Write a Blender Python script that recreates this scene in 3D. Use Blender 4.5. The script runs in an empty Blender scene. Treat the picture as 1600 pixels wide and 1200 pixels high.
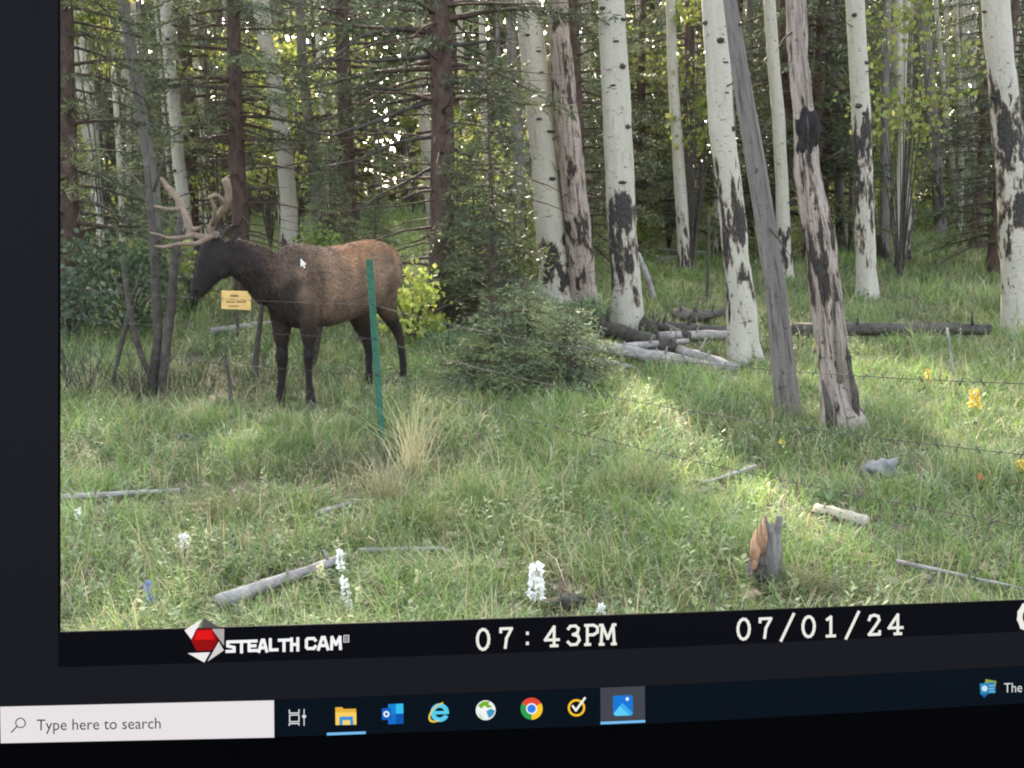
import bpy, bmesh, math, random
import numpy as np
from mathutils import Vector, Matrix, noise as mnoise

random.seed(7); rng = np.random.default_rng(11)
R = math.radians
scene = bpy.context.scene
col = scene.collection

# ------------------------------------------------------------------ camera
F = 1600.0                                   # focal length in photo pixels (photo 1600 x 1200)
ZC = 1.58
PITCH = math.atan(250 / F)
cam_d = bpy.data.cameras.new('camera'); cam = bpy.data.objects.new('camera', cam_d); col.objects.link(cam)
cam.location = (0, 0, ZC); cam.rotation_euler = (math.pi / 2 - PITCH, 0, 0)
cam_d.sensor_width = 36; cam_d.lens = 36 * F / 1600
cam_d.clip_start = 0.01; cam_d.clip_end = 2000
scene.camera = cam

scene.render.engine = 'CYCLES'
# ------------------------------------------------------------------ sky, sun, exposure
SUN_EL, SUN_AZ = 25, -10                     # azimuth measured from +Y (view direction) towards +X
w = bpy.data.worlds.new('World'); scene.world = w; w.use_nodes = True
nt = w.node_tree; bg = nt.nodes['Background']
sky = nt.nodes.new('ShaderNodeTexSky'); sky.sky_type = 'NISHITA'; sky.sun_disc = False
sky.sun_elevation = R(SUN_EL); sky.sun_rotation = R(SUN_AZ)
sky.air_density = 1.0; sky.dust_density = 4.0; sky.ozone_density = .6
hz = nt.nodes.new('ShaderNodeHueSaturation'); hz.inputs['Saturation'].default_value = .55     # thin even cloud
nt.links.new(sky.outputs[0], hz.inputs['Color']); nt.links.new(hz.outputs[0], bg.inputs[0]); bg.inputs[1].default_value = 0.15
sd = bpy.data.lights.new('sun', 'SUN'); sun = bpy.data.objects.new('sun', sd); col.objects.link(sun)
sd.energy = 4.5; sd.angle = R(1.2); sd.color = (1.0, 0.90, 0.74)
to_sun = Vector((math.sin(R(SUN_AZ)) * math.cos(R(SUN_EL)), math.cos(R(SUN_AZ)) * math.cos(R(SUN_EL)), math.sin(R(SUN_EL))))
sun.rotation_euler = to_sun.to_track_quat('Z', 'Y').to_euler()
sun.location = (0, 0, 30)
scene.view_settings.view_transform = 'Standard'; scene.view_settings.look = 'None'
scene.view_settings.gamma = 1.0; scene.view_settings.use_curve_mapping = False
scene.view_settings.exposure = 3.0
scene.cycles.filter_width = 2.0; scene.cycles.max_bounces = 6; scene.cycles.diffuse_bounces = 3; scene.cycles.glossy_bounces = 2; scene.cycles.transmission_bounces = 3
scene.render.resolution_x = 1024; scene.render.resolution_y = 768

# ------------------------------------------------------------------ helpers
def ray(px, py):
    a, b = (px - 800) / F, (600 - py) / F
    cp, sp = math.cos(PITCH), math.sin(PITCH)
    return Vector((a, cp + b * sp, -sp + b * cp))
def P(px, py, D):                            # point on a pixel's ray at world depth Y = D
    d = ray(px, py); return Vector((0, 0, ZC)) + d * (D / d.y)
def gz(x, y):                                # height of the ground
    s = y - 8.5
    h = 0.08 * (math.sqrt(s * s + 4) + s) / 2
    if y > 30: h = h - 0.08 * (y - 30) * 0.45
    h += 0.035 * mnoise.noise((x * .55, y * .55, 3.1)) + 0.10 * mnoise.noise((x * .11, y * .11, 7.7)) * min(1, max(0, (y - 9) / 10))
    return h
def G(px, py):                               # where a pixel's ray meets the ground
    d = ray(px, py); t = 2.0
    while t < 80:
        p = Vector((0, 0, ZC)) + d * t
        if p.z <= gz(p.x, p.y): break
        t += 0.02
    return Vector((p.x, p.y, gz(p.x, p.y)))
def ground_at(px, D):                        # ground point under a column of pixels, at depth D
    x = (px - 800) / F * D * 1.0
    return Vector((x, D, gz(x, D)))

def tag(o, label=None, cat=None, group=None, kind=None):
    if label: o['label'] = label
    if cat: o['category'] = cat
    if group: o['group'] = group
    if kind: o['kind'] = kind
    return o
def empty(name, loc, label, cat, group=None):
    o = bpy.data.objects.new(name, None); col.objects.link(o); o.location = loc
    o.empty_display_size = 0.1
    return tag(o, label, cat, group)
def place(name, me, mats, parent=None, loc=None):
    """link a mesh; vertices are in world coordinates unless loc is given"""
    o = bpy.data.objects.new(name, me); col.objects.link(o)
    if me is not None and mats is not None and len(me.materials) == 0:
        for m in (mats if isinstance(mats, (list, tuple)) else [mats]): me.materials.append(m)
    if loc is not None: o.location = loc
    if parent is not None:
        o.parent = parent
    return o
def rebase(o, origin):
    """move a top-level mesh's origin to a point, geometry stays"""
    o.data.transform(Matrix.Translation(-Vector(origin))); o.location = origin; return o

class MB:
    """collects faces, then makes one mesh"""
    def __init__(s): s.v = []; s.f = []; s.uv = []; s.mi = []; s.smooth = True; s.attr = []
    def tube(s, pts, rad, n=10, rough=0.0, seed=0, caps=True, mi=0, v0=0.0, attr=None, flare=0.0, squash=None):
        pts = [Vector(p) for p in pts]; base = len(s.v); L = v0; k = len(pts)
        up = Vector((0.13, 1, 0.07)); prevx = None
        for i, p in enumerate(pts):
            t = (pts[min(i + 1, k - 1)] - pts[max(i - 1, 0)])
            if t.length < 1e-9: t = Vector((0, 0, 1))
            t.normalize()
            x = (up - t * up.dot(t)) if prevx is None else (prevx - t * prevx.dot(t))
            if x.length < 1e-6: x = Vector((1, 0, 0)) - t * t.x
            x.normalize(); prevx = x; y = t.cross(x)
            if i: L += (p - pts[i - 1]).length
            for j in range(n):
                a = 2 * math.pi * j / n; r = rad[i]
                if rough:
                    rk = rough * (1 + 1.6 * max(0, attr[i])) if attr else rough
                    r *= 1 + rk * mnoise.noise((math.cos(a) * 1.7 + seed * 3.1, math.sin(a) * 1.7 + seed, L * 2.2)) \
                           + rk * .5 * mnoise.noise((math.cos(a) * 4 + seed, math.sin(a) * 4 - seed, L * 7))
                if flare and i < 3:
                    r *= 1 + flare * (1 - i / 3) * (0.6 + 0.6 * math.sin(a * 3 + seed))
                s.v.append(p + x * (math.cos(a) * r) + y * (math.sin(a) * r)); s.attr.append(attr[i] if attr else 0.0)
        ls = [v0]
        for i in range(1, k): ls.append(ls[-1] + (pts[i] - pts[i - 1]).length)
        for i in range(k - 1):
            for j in range(n):
                j2 = (j + 1) % n
                s.f.append((base + i * n + j, base + i * n + j2, base + (i + 1) * n + j2, base + (i + 1) * n + j))
                u0, u1 = j / n, (j + 1) / n
                s.uv.append(((u0, ls[i]), (u1, ls[i]), (u1, ls[i + 1]), (u0, ls[i + 1]))); s.mi.append(mi)
        if caps:
            for i, rev in ((0, True), (k - 1, False)):
                idx = [base + i * n + j for j in range(n)]
                if rev: idx.reverse()
                s.f.append(tuple(idx)); s.uv.append(tuple((0.5, ls[i]) for _ in idx)); s.mi.append(mi)
        return s
    def poly(s, pts, mi=0):
        b = len(s.v); s.v += [Vector(p) for p in pts]; s.attr += [0.0] * len(pts)
        s.f.append(tuple(range(b, b + len(pts)))); s.uv.append(tuple((0, 0) for _ in pts)); s.mi.append(mi); return s
    def box(s, c, dx, dy, dz, mi=0):
        c = Vector(c); vs = []
        for sx, sy, sz in ((-1,-1,-1),(1,-1,-1),(1,1,-1),(-1,1,-1),(-1,-1,1),(1,-1,1),(1,1,1),(-1,1,1)):
            vs.append(c + Vector(dx) * (sx / 2) + Vector(dy) * (sy / 2) + Vector(dz) * (sz / 2))
        b = len(s.v); s.v += vs; s.attr += [0.0] * 8
        for f in ((3,2,1,0),(4,5,6,7),(0,1,5,4),(1,2,6,5),(2,3,7,6),(3,0,4,7)):
            s.f.append(tuple(b + q for q in f)); s.uv.append(((0,0),(1,0),(1,1),(0,1))); s.mi.append(mi)
        return s
    def ball(s, c, rx, ry, rz, rough=0, seed=0, mi=0, sub=1, rot=None):
        bm = bmesh.new(); bmesh.ops.create_icosphere(bm, subdivisions=sub, radius=1)
        b = len(s.v)
        for v in bm.verts:
            k = 1 + (rough * mnoise.noise(v.co * 1.6 + Vector((seed, seed * 2.3, 0))) if rough else 0)
            q = Vector((v.co.x * rx * k, v.co.y * ry * k, v.co.z * rz * k))
            if rot is not None: q = rot @ q
            s.v.append(Vector(c) + q); s.attr.append(0.0)
        bm.verts.index_update()
        for f in bm.faces:
            s.f.append(tuple(b + v.index for v in f.verts)); s.uv.append(tuple((0, 0) for _ in f.verts)); s.mi.append(mi)
        bm.free(); return s
    def mesh(s, name='m'):
        me = bpy.data.meshes.new(name); me.from_pydata([tuple(v) for v in s.v], [], s.f)
        uvl = me.uv_layers.new(name='UVMap'); flat = [c for f in s.uv for q in f for c in q]
        uvl.data.foreach_set('uv', flat)
        me.polygons.foreach_set('material_index', s.mi)
        me.polygons.foreach_set('use_smooth', [s.smooth] * len(s.f))
        a = me.attributes.new('wear', 'FLOAT', 'POINT'); a.data.foreach_set('value', s.attr)
        me.update(); return me
    def build(s, name, mats, parent=None, loc=None): return place(name, s.mesh(name), mats, parent, loc)

def np_mesh(name, V, Fc, colr=None, smooth=False):
    """fast mesh from arrays, triangles; colr per vertex"""
    me = bpy.data.meshes.new(name); nv, nf = len(V), len(Fc)
    me.vertices.add(nv); me.vertices.foreach_set('co', np.ascontiguousarray(V, np.float32).ravel())
    me.loops.add(nf * 3); me.loops.foreach_set('vertex_index', np.ascontiguousarray(Fc, np.int32).ravel())
    me.polygons.add(nf); me.polygons.foreach_set('loop_start', np.arange(0, nf * 3, 3, dtype=np.int32))
    me.polygons.foreach_set('use_smooth', np.full(nf, smooth))
    if colr is not None:
        a = me.color_attributes.new('Col', 'FLOAT_COLOR', 'POINT')
        c4 = np.ones((nv, 4), np.float32); c4[:, :3] = colr; a.data.foreach_set('color', c4.ravel())
    me.update(calc_edges=True); return me

# ------------------------------------------------------------------ materials
def new_mat(name):
    m = bpy.data.materials.new(name); m.use_nodes = True
    return m, m.node_tree, m.node_tree.nodes['Principled BSDF']
def N(t, kind, **kw):
    n = t.nodes.new(kind)
    for k, v in kw.items(): setattr(n, k, v)
    return n
def mat_plain(name, c, rough=0.6, metal=0, spec=0.5):
    m, t, b = new_mat(name); b.inputs['Base Color'].default_value = (*c, 1); b.inputs['Roughness'].default_value = rough
    b.inputs['Metallic'].default_value = metal; b.inputs['Specular IOR Level'].default_value = spec; return m
def mat_mottle(name, c1, c2, c3=None, scale=6, stretch=(1, 1, 1), rough=0.85, bump=0.5, bscale=None, dist=0.02):
    m, t, b = new_mat(name)
    tc = N(t, 'ShaderNodeTexCoord'); mp = N(t, 'ShaderNodeMapping'); mp.inputs['Scale'].default_value = stretch
    oi = N(t, 'ShaderNodeObjectInfo'); add = N(t, 'ShaderNodeVectorMath', operation='ADD')
    sc = N(t, 'ShaderNodeVectorMath', operation='SCALE'); sc.inputs['Scale'].default_value = 37.0
    cmb = N(t, 'ShaderNodeCombineXYZ')
    t.links.new(oi.outputs['Random'], cmb.inputs[0]); t.links.new(oi.outputs['Random'], cmb.inputs[2]); t.links.new(cmb.outputs[0], sc.inputs[0])
    t.links.new(tc.outputs['Object'], add.inputs[0]); t.links.new(sc.outputs[0], add.inputs[1]); t.links.new(add.outputs[0], mp.inputs[0])
    n1 = N(t, 'ShaderNodeTexNoise'); n1.inputs['Scale'].default_value = scale; n1.inputs['Detail'].default_value = 8; n1.inputs['Roughness'].default_value = .7
    t.links.new(mp.outputs[0], n1.inputs[0])
    cr = N(t, 'ShaderNodeValToRGB'); e = cr.color_ramp.elements
    e[0].position = .32; e[0].color = (*c1, 1); e[1].position = .66; e[1].color = (*c2, 1)
    if c3: q = e.new(.8); q.color = (*c3, 1)
    t.links.new(n1.outputs['Fac'], cr.inputs[0]); t.links.new(cr.outputs[0], b.inputs['Base Color'])
    n2 = N(t, 'ShaderNodeTexNoise'); n2.inputs['Scale'].default_value = bscale or scale * 5; n2.inputs['Detail'].default_value = 6
    t.links.new(mp.outputs[0], n2.inputs[0])
    bp = N(t, 'ShaderNodeBump'); bp.inputs['Strength'].default_value = bump; bp.inputs['Distance'].default_value = dist
    t.links.new(n2.outputs['Fac'], bp.inputs['Height']); t.links.new(bp.outputs[0], b.inputs['Normal'])
    b.inputs['Roughness'].default_value = rough; b.inputs['Specular IOR Level'].default_value = .25
    return m
def mat_leaf(name, transl=0.35, rough=0.6, tint=1.0):
    """colour comes from the leaves' own colour attribute"""
    m, t, b = new_mat(name)
    at = N(t, 'ShaderNodeAttribute', attribute_name='Col'); oi = N(t, 'ShaderNodeObjectInfo')
    hs = N(t, 'ShaderNodeHueSaturation'); mr = N(t, 'ShaderNodeMapRange')
    mr.inputs['To Min'].default_value = .75 * tint; mr.inputs['To Max'].default_value = 1.25 * tint
    t.links.new(oi.outputs['Random'], mr.inputs[0]); t.links.new(mr.outputs[0], hs.inputs['Value']); t.links.new(at.outputs['Color'], hs.inputs['Color'])
    t.links.new(hs.outputs[0], b.inputs['Base Color']); b.inputs['Roughness'].default_value = rough; b.inputs['Specular IOR Level'].default_value = .3
    tr = N(t, 'ShaderNodeBsdfTranslucent'); t.links.new(hs.outputs[0], tr.inputs[0])
    mx = N(t, 'ShaderNodeMixShader'); mx.inputs[0].default_value = transl
    t.links.new(b.outputs[0], mx.inputs[1]); t.links.new(tr.outputs[0], mx.inputs[2])
    t.links.new(mx.outputs[0], t.nodes['Material Output'].inputs[0]); return m
def mat_aspen(name, pale=(.45, .415, .34), tint=(.30, .275, .215), dark=(.022, .02, .018), brown=(.20, .15, .11), crack=0.0):
    m, t, b = new_mat(name)
    uv = N(t, 'ShaderNodeUVMap'); oi = N(t, 'ShaderNodeObjectInfo')
    cmb = N(t, 'ShaderNodeCombineXYZ'); sc = N(t, 'ShaderNodeVectorMath', operation='SCALE'); sc.inputs['Scale'].default_value = 53
    t.links.new(oi.outputs['Random'], cmb.inputs[1]); t.links.new(oi.outputs['Random'], cmb.inputs[2]); t.links.new(cmb.outputs[0], sc.inputs[0])
    # wrap u round a circle so that no seam shows
    sx = N(t, 'ShaderNodeSeparateXYZ'); t.links.new(uv.outputs[0], sx.inputs[0])
    mu = N(t, 'ShaderNodeMath', operation='MULTIPLY'); mu.inputs[1].default_value = 2 * math.pi; t.links.new(sx.outputs[0], mu.inputs[0])
    co = N(t, 'ShaderNodeMath', operation='COSINE'); si = N(t, 'ShaderNodeMath', operation='SINE'); t.links.new(mu.outputs[0], co.inputs[0]); t.links.new(mu.outputs[0], si.inputs[0])
    cy = N(t, 'ShaderNodeCombineXYZ'); t.links.new(co.outputs[0], cy.inputs[0]); t.links.new(si.outputs[0], cy.inputs[1]); t.links.new(sx.outputs[1], cy.inputs[2])
    ad = N(t, 'ShaderNodeVectorMath', operation='ADD'); t.links.new(cy.outputs[0], ad.inputs[0]); t.links.new(sc.outputs[0], ad.inputs[1])
    def mapped(s):
        mp = N(t, 'ShaderNodeMapping'); mp.inputs['Scale'].default_value = s; t.links.new(ad.outputs[0], mp.inputs[0]); return mp.outputs[0]
    def noise(s, scale, det=6, rg=.6):
        n = N(t, 'ShaderNodeTexNoise'); n.inputs['Scale'].default_value = scale; n.inputs['Detail'].default_value = det; n.inputs['Roughness'].default_value = rg
        t.links.new(mapped(s), n.inputs[0]); return n.outputs['Fac']
    def ramp(sock, a, bb, ca=(0, 0, 0), cb=(1, 1, 1)):
        r = N(t, 'ShaderNodeValToRGB'); r.color_ramp.elements[0].position = a; r.color_ramp.elements[1].position = bb
        r.color_ramp.elements[0].color = (*ca, 1); r.color_ramp.elements[1].color = (*cb, 1); t.links.new(sock, r.inputs[0]); return r.outputs[0]
    def mix(fac, a, c):
        x = N(t, 'ShaderNodeMix', data_type='RGBA'); t.links.new(fac, x.inputs[0])
        if isinstance(a, tuple): x.inputs[6].default_value = (*a, 1)
        else: t.links.new(a, x.inputs[6])
        if isinstance(c, tuple): x.inputs[7].default_value = (*c, 1)
        else: t.links.new(c, x.inputs[7])
        return x.outputs[2]
    base = mix(noise((1, 1, .7), 1.6), tint, pale)
    # short dark lenticel bars across the bark
    bars = ramp(noise((1.6, 1.6, 34), 1.0, 3), .63, .70)
    base = mix(bars, base, tuple(.35 * q for q in tint))
    mott = ramp(noise((1.3, 1.3, 1.1), 2.6, 8, .7), .50, .66)
    base = mix(mott, base, tuple(.62 * q for q in tint)) if crack else mix(ramp(noise((1.3, 1.3, 1.6), 2.2, 8, .7), .56, .72), base, tuple(.75 * q for q in tint))
    ck = ramp(noise((3.0, 3.0, 1.3), 2.0, 8, .72), .50 + .08 * (1 - crack), .60 + .10 * (1 - crack))
    if crack: base = mix(ck, base, tuple(2.2 * q for q in dark))
    at = N(t, 'ShaderNodeAttribute', attribute_name='wear')
    # rough black bark where elk have chewed, near the foot
    sn = noise((1.5, 1.5, 3.2), 1.0, 8, .66)
    sm = N(t, 'ShaderNodeMath', operation='ADD'); t.links.new(sn, sm.inputs[0])
    am = N(t, 'ShaderNodeMath', operation='MULTIPLY'); am.inputs[1].default_value = .26; t.links.new(at.outputs['Fac'], am.inputs[0]); t.links.new(am.outputs[0], sm.inputs[1])
    edge = ramp(sm.outputs[0], .70, .735); core = ramp(sm.outputs[0], .74, .77)
    base = mix(edge, base, brown)
    fine = noise((6, 6, 10), 3.0, 4)
    darkc = mix(ramp(fine, .45, .7), dark, (.09, .08, .07))
    base = mix(core, base, darkc)
    t.links.new(base, b.inputs['Base Color'])
    hh = N(t, 'ShaderNodeMath', operation='MULTIPLY_ADD'); t.links.new(core, hh.inputs[0]); hh.inputs[1].default_value = .9
    h2 = N(t, 'ShaderNodeMath', operation='MULTIPLY_ADD'); t.links.new(ck, h2.inputs[0]); h2.inputs[1].default_value = -1.5 * crack; t.links.new(noise((3, 3, 12), 2.2, 6), h2.inputs[2]); t.links.new(h2.outputs[0], hh.inputs[2])
    bp = N(t, 'ShaderNodeBump'); bp.inputs['Strength'].default_value = .8; bp.inputs['Distance'].default_value = .018
    t.links.new(hh.outputs[0], bp.inputs['Height']); t.links.new(bp.outputs[0], b.inputs['Normal'])
    b.inputs['Roughness'].default_value = .8; b.inputs['Specular IOR Level'].default_value = .2
    return m
def mat_screen(name, c, strength=1.0):
    """a patch of lit display: gives off its own light"""
    m, t, b = new_mat(name); b.inputs['Base Color'].default_value = (.001, .001, .0012, 1); b.inputs['Roughness'].default_value = .4
    b.inputs['Specular IOR Level'].default_value = .025
    b.inputs['Emission Color'].default_value = (*c, 1); b.inputs['Emission Strength'].default_value = strength; return m

M_ASPEN = mat_aspen('aspen_bark')
M_ASPEN_GREY = mat_aspen('grey_aspen_bark', (.21, .19, .17), (.14, .12, .11), (.03, .025, .022), (.09, .07, .06), crack=.3)
M_ASPEN_BROWN = mat_aspen('peeling_aspen_bark', (.38, .33, .28), (.24, .18, .145), (.022, .018, .016), (.15, .10, .075), crack=.45)
M_KNOT = mat_mottle('knot', (.02, .018, .016), (.08, .07, .06), scale=40)
M_SPBARK = mat_mottle('spruce_bark', (.045, .03, .025), (.13, .085, .065), (.2, .15, .12), scale=14, stretch=(1, 1, .35), bump=1, dist=.03)
M_DEAD = mat_mottle('dead_wood', (.14, .125, .11), (.36, .33, .30), (.48, .45, .42), scale=9, stretch=(1, 1, 1), bump=.7)
M_DARKWOOD = mat_mottle('dark_wood', (.03, .026, .022), (.10, .085, .07), (.2, .18, .16), scale=12, bump=.8)
M_NEEDLE = mat_leaf('spruce_needles', .15, .65)
M_LEAF = mat_leaf('aspen_leaves', .45, .5)
M_GRASS = mat_leaf('grass_blades', .35, .6)
M_LITTER = mat_leaf('litter', .05, .9)
M_SOIL = mat_mottle('soil', (.045, .036, .026), (.12, .095, .065), (.10, .11, .055), scale=3.5, bump=1, dist=.05, bscale=25)

# ------------------------------------------------------------------ the ground, one sheet to the horizon
def make_ground():
    ys = np.concatenate([np.linspace(-6, 14, 110), np.linspace(14.4, 60, 90), np.geomspace(63, 900, 14)])
    xs = np.concatenate([-np.geomspace(900, 26, 14), np.linspace(-25, 25, 150), np.geomspace(26, 900, 14)])
    V = []
    for y in ys:
        for x in xs: V.append((x, y, gz(x, min(y, 200))))
    nx = len(xs); Fc = []
    for j in range(len(ys) - 1):
        for i in range(nx - 1):
            a = j * nx + i; Fc += [(a, a + 1, a + nx + 1), (a, a + nx + 1, a + nx)]
    o = place('ground', np_mesh('ground', np.array(V), np.array(Fc), smooth=True), M_SOIL); tag(o, 'uneven brown forest soil under grass and weeds', kind='structure')
    o['category'] = 'ground'
make_ground()

# ------------------------------------------------------------------ leaves, needles
def quad_leaves(C, axis, side, L, W, cols):
    """diamond leaves: centre base C, along axis (n,3), width along side"""
    n = len(C); V = np.empty((n, 4, 3), np.float32)
    V[:, 0] = C; V[:, 2] = C + axis * L[:, None]
    mid = C + axis * (L * .5)[:, None]; V[:, 1] = mid + side * (W * .5)[:, None]; V[:, 3] = mid - side * (W * .5)[:, None]
    b = (np.arange(n) * 4)[:, None]
    Fc = np.concatenate([b + [0, 1, 2], b + [0, 2, 3]])
    return V.reshape(-1, 3), Fc, np.repeat(cols, 4, axis=0)
def rand_unit(n):
    v = rng.normal(size=(n, 3)); return v / np.linalg.norm(v, axis=1)[:, None]
def perp(a):
    r = rand_unit(len(a)); s = np.cross(a, r); return s / (np.linalg.norm(s, axis=1)[:, None] + 1e-9)

def spruce_parts(name, H, r0, c0, cr, nbr, dead=0, twig=.09, seed=1, needle=.055, wide_base=False, dead_lo=.6, low=0.0, fill=1.0, lim=None, bright=1.0):
    """trunk mesh (with limbs) and needle mesh of one spruce standing at the origin"""
    rs = np.random.default_rng(seed); mb = MB()
    nz = max(8, int(H * 2)); lean = rs.normal(0, .012, 2)
    def axis(z): return Vector((lean[0] * z + .03 * math.sin(z * .9 + seed), lean[1] * z + .03 * math.cos(z * .7 + seed), z))
    zs = [H * i / nz for i in range(nz + 1)]
    mb.tube([axis(z) - Vector((0, 0, .12 if z == 0 else 0)) for z in zs], [max(.006, r0 * (1 - z / H) ** .85) * (1.25 if i == 0 else 1) for i, z in enumerate(zs)], n=10, rough=.12, seed=seed)
    C, A, LL, CC = [], [], [], []
    greens = np.array([(.070, .088, .044), (.085, .100, .048), (.105, .118, .050), (.058, .074, .044)]) * bright
    def limb(z, ang, L, droop, foliage, rad):
        p0 = axis(z); d = Vector((math.cos(ang), math.sin(ang), 0)); up = rs.uniform(-.05, .22)
        pts = [p0 + d * (L * t) + Vector((0, 0, L * (up * t - droop * t * t + .10 * t ** 4))) + Vector((0, 0, .03 * L * mnoise.noise((ang * 3, z, t * 3)))) for t in (0, .15, .3, .45, .6, .75, .88, 1)]
        mb.tube(pts, [rad * (1 - t * .92) for t in (0, .15, .3, .45, .6, .75, .88, 1)], n=5, caps=False)
        side = Vector((-d.y, d.x, 0))
        if not foliage:
            for t in rs.uniform(.25, .98, 6):
                i = t * 7; k = int(i); q = pts[k].lerp(pts[min(7, k + 1)], i - k)
                e = q + (side * rs.choice([-1, 1]) * .6 + d * .7 + Vector((0, 0, rs.uniform(-.5, .3)))) * (L * .28 * (1.1 - t) * rs.uniform(.5, 1.2))
                mb.tube([q, q.lerp(e, .5) + Vector((0, 0, -.01)), e], [rad * .32 * (1.1 - t), rad * .2 * (1.1 - t), .002], n=4, caps=False)
            return
        m = max(3, int(L * (.92) / twig)); base_c = greens[rs.integers(0, 4)] * rs.uniform(.8, 1.3)
        for q in range(m):
            t = .14 + .86 * (q + rs.uniform(0, 1)) / m
            i = t * 7; k = min(6, int(i)); pt = pts[k].lerp(pts[k + 1], i - k)
            tl = (.10 + .30 * L * (1.02 - t) ** .8 * math.sin(min(1, t * 2.2) * 1.57)) * rs.uniform(.6, 1.25)
            for sgn in (-1, 1, 0):
                if sgn == 0 and q % 2: continue
                td = (side * sgn * .85 + d * (.75 if sgn else 1.0) + Vector((0, 0, rs.uniform(-.45, .12)))).normalized()
                l2 = tl if sgn else tl * .7
                nn = max(2, int(l2 / (needle * .42) * fill)); ts = rs.uniform(0, 1, nn)
                base = np.array(pt)[None] + np.array(td)[None] * (ts * l2)[:, None] + np.array((0, 0, -.25))[None] * (ts * ts * l2 * .6)[:, None]
                r = rs.normal(size=(nn, 3)) * .62
                ax = np.array(td)[None] * .85 + r; ax /= np.linalg.norm(ax, axis=1)[:, None]
                C.append(base); A.append(ax); LL.append(needle * rs.uniform(.7, 1.5, nn))
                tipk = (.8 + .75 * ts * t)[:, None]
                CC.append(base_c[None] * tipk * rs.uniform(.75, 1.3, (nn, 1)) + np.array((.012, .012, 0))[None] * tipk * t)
    for b in range(nbr):
        f = (b + rs.uniform(0, 1)) / nbr; z = c0 + (H - c0) * f ** 1.05 * .985
        if lim and z > lim: 
            if b % 3: continue
        L = cr * ((1 - f) ** .72) * rs.uniform(.62, 1.12) + .10
        limb(z, b * 2.39996 + rs.uniform(-.5, .5), L, rs.uniform(.18, .5), True, max(.006, .018 * L + .003))
    for b in range(dead):
        z = dead_lo + (c0 + 1.2 - dead_lo) * (b + rs.uniform(0, 1)) / dead
        limb(z, b * 2.39996 + rs.uniform(-.6, .6), cr * rs.uniform(.5, 1.15), rs.uniform(.15, .55), False, .014 + .012 * rs.uniform())
    C, A, LL, CC = np.concatenate(C), np.concatenate(A), np.concatenate(LL), np.concatenate(CC)
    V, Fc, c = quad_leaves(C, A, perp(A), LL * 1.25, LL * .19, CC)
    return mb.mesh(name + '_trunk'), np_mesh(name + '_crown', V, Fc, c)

def aspen_crown(name, n, rx, rz, seed, cols, leaf=.055, clump=26):
    rs = np.random.default_rng(seed); cl = []
    for i in range(clump):
        v = rs.normal(size=3); v /= np.linalg.norm(v); k = rs.uniform(.3, 1) ** .5
        cl.append((v * np.array((rx, rx, rz)) * k, rs.uniform(.16, .34) * rx))
    C = np.concatenate([c + rs.normal(size=(n // clump, 3)) * r * np.array((1, 1, .6)) for c, r in cl])
    A = rs.normal(size=C.shape); A[:, 2] -= .5; A /= np.linalg.norm(A, axis=1)[:, None]
    LL = leaf * rs.uniform(.7, 1.3, len(C)); cc = np.array(cols)[rs.integers(0, len(cols), len(C))] * rs.uniform(.75, 1.25, (len(C), 1))
    V, Fc, c = quad_leaves(C, A, perp(A), LL, LL * .9, cc)
    me = np_mesh(name, V, Fc, c); return me, [c for c, r in cl]

YG = [(.16, .20, .05), (.12, .17, .045), (.20, .22, .06), (.09, .14, .04)]
CROWN_A, CLA = aspen_crown('aspen_crown_a', 2600, 1.5, 2.6, 5, YG, .075)
CROWN_B, CLB = aspen_crown('aspen_crown_b', 2200, 1.2, 3.0, 6, YG, .075)

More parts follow.
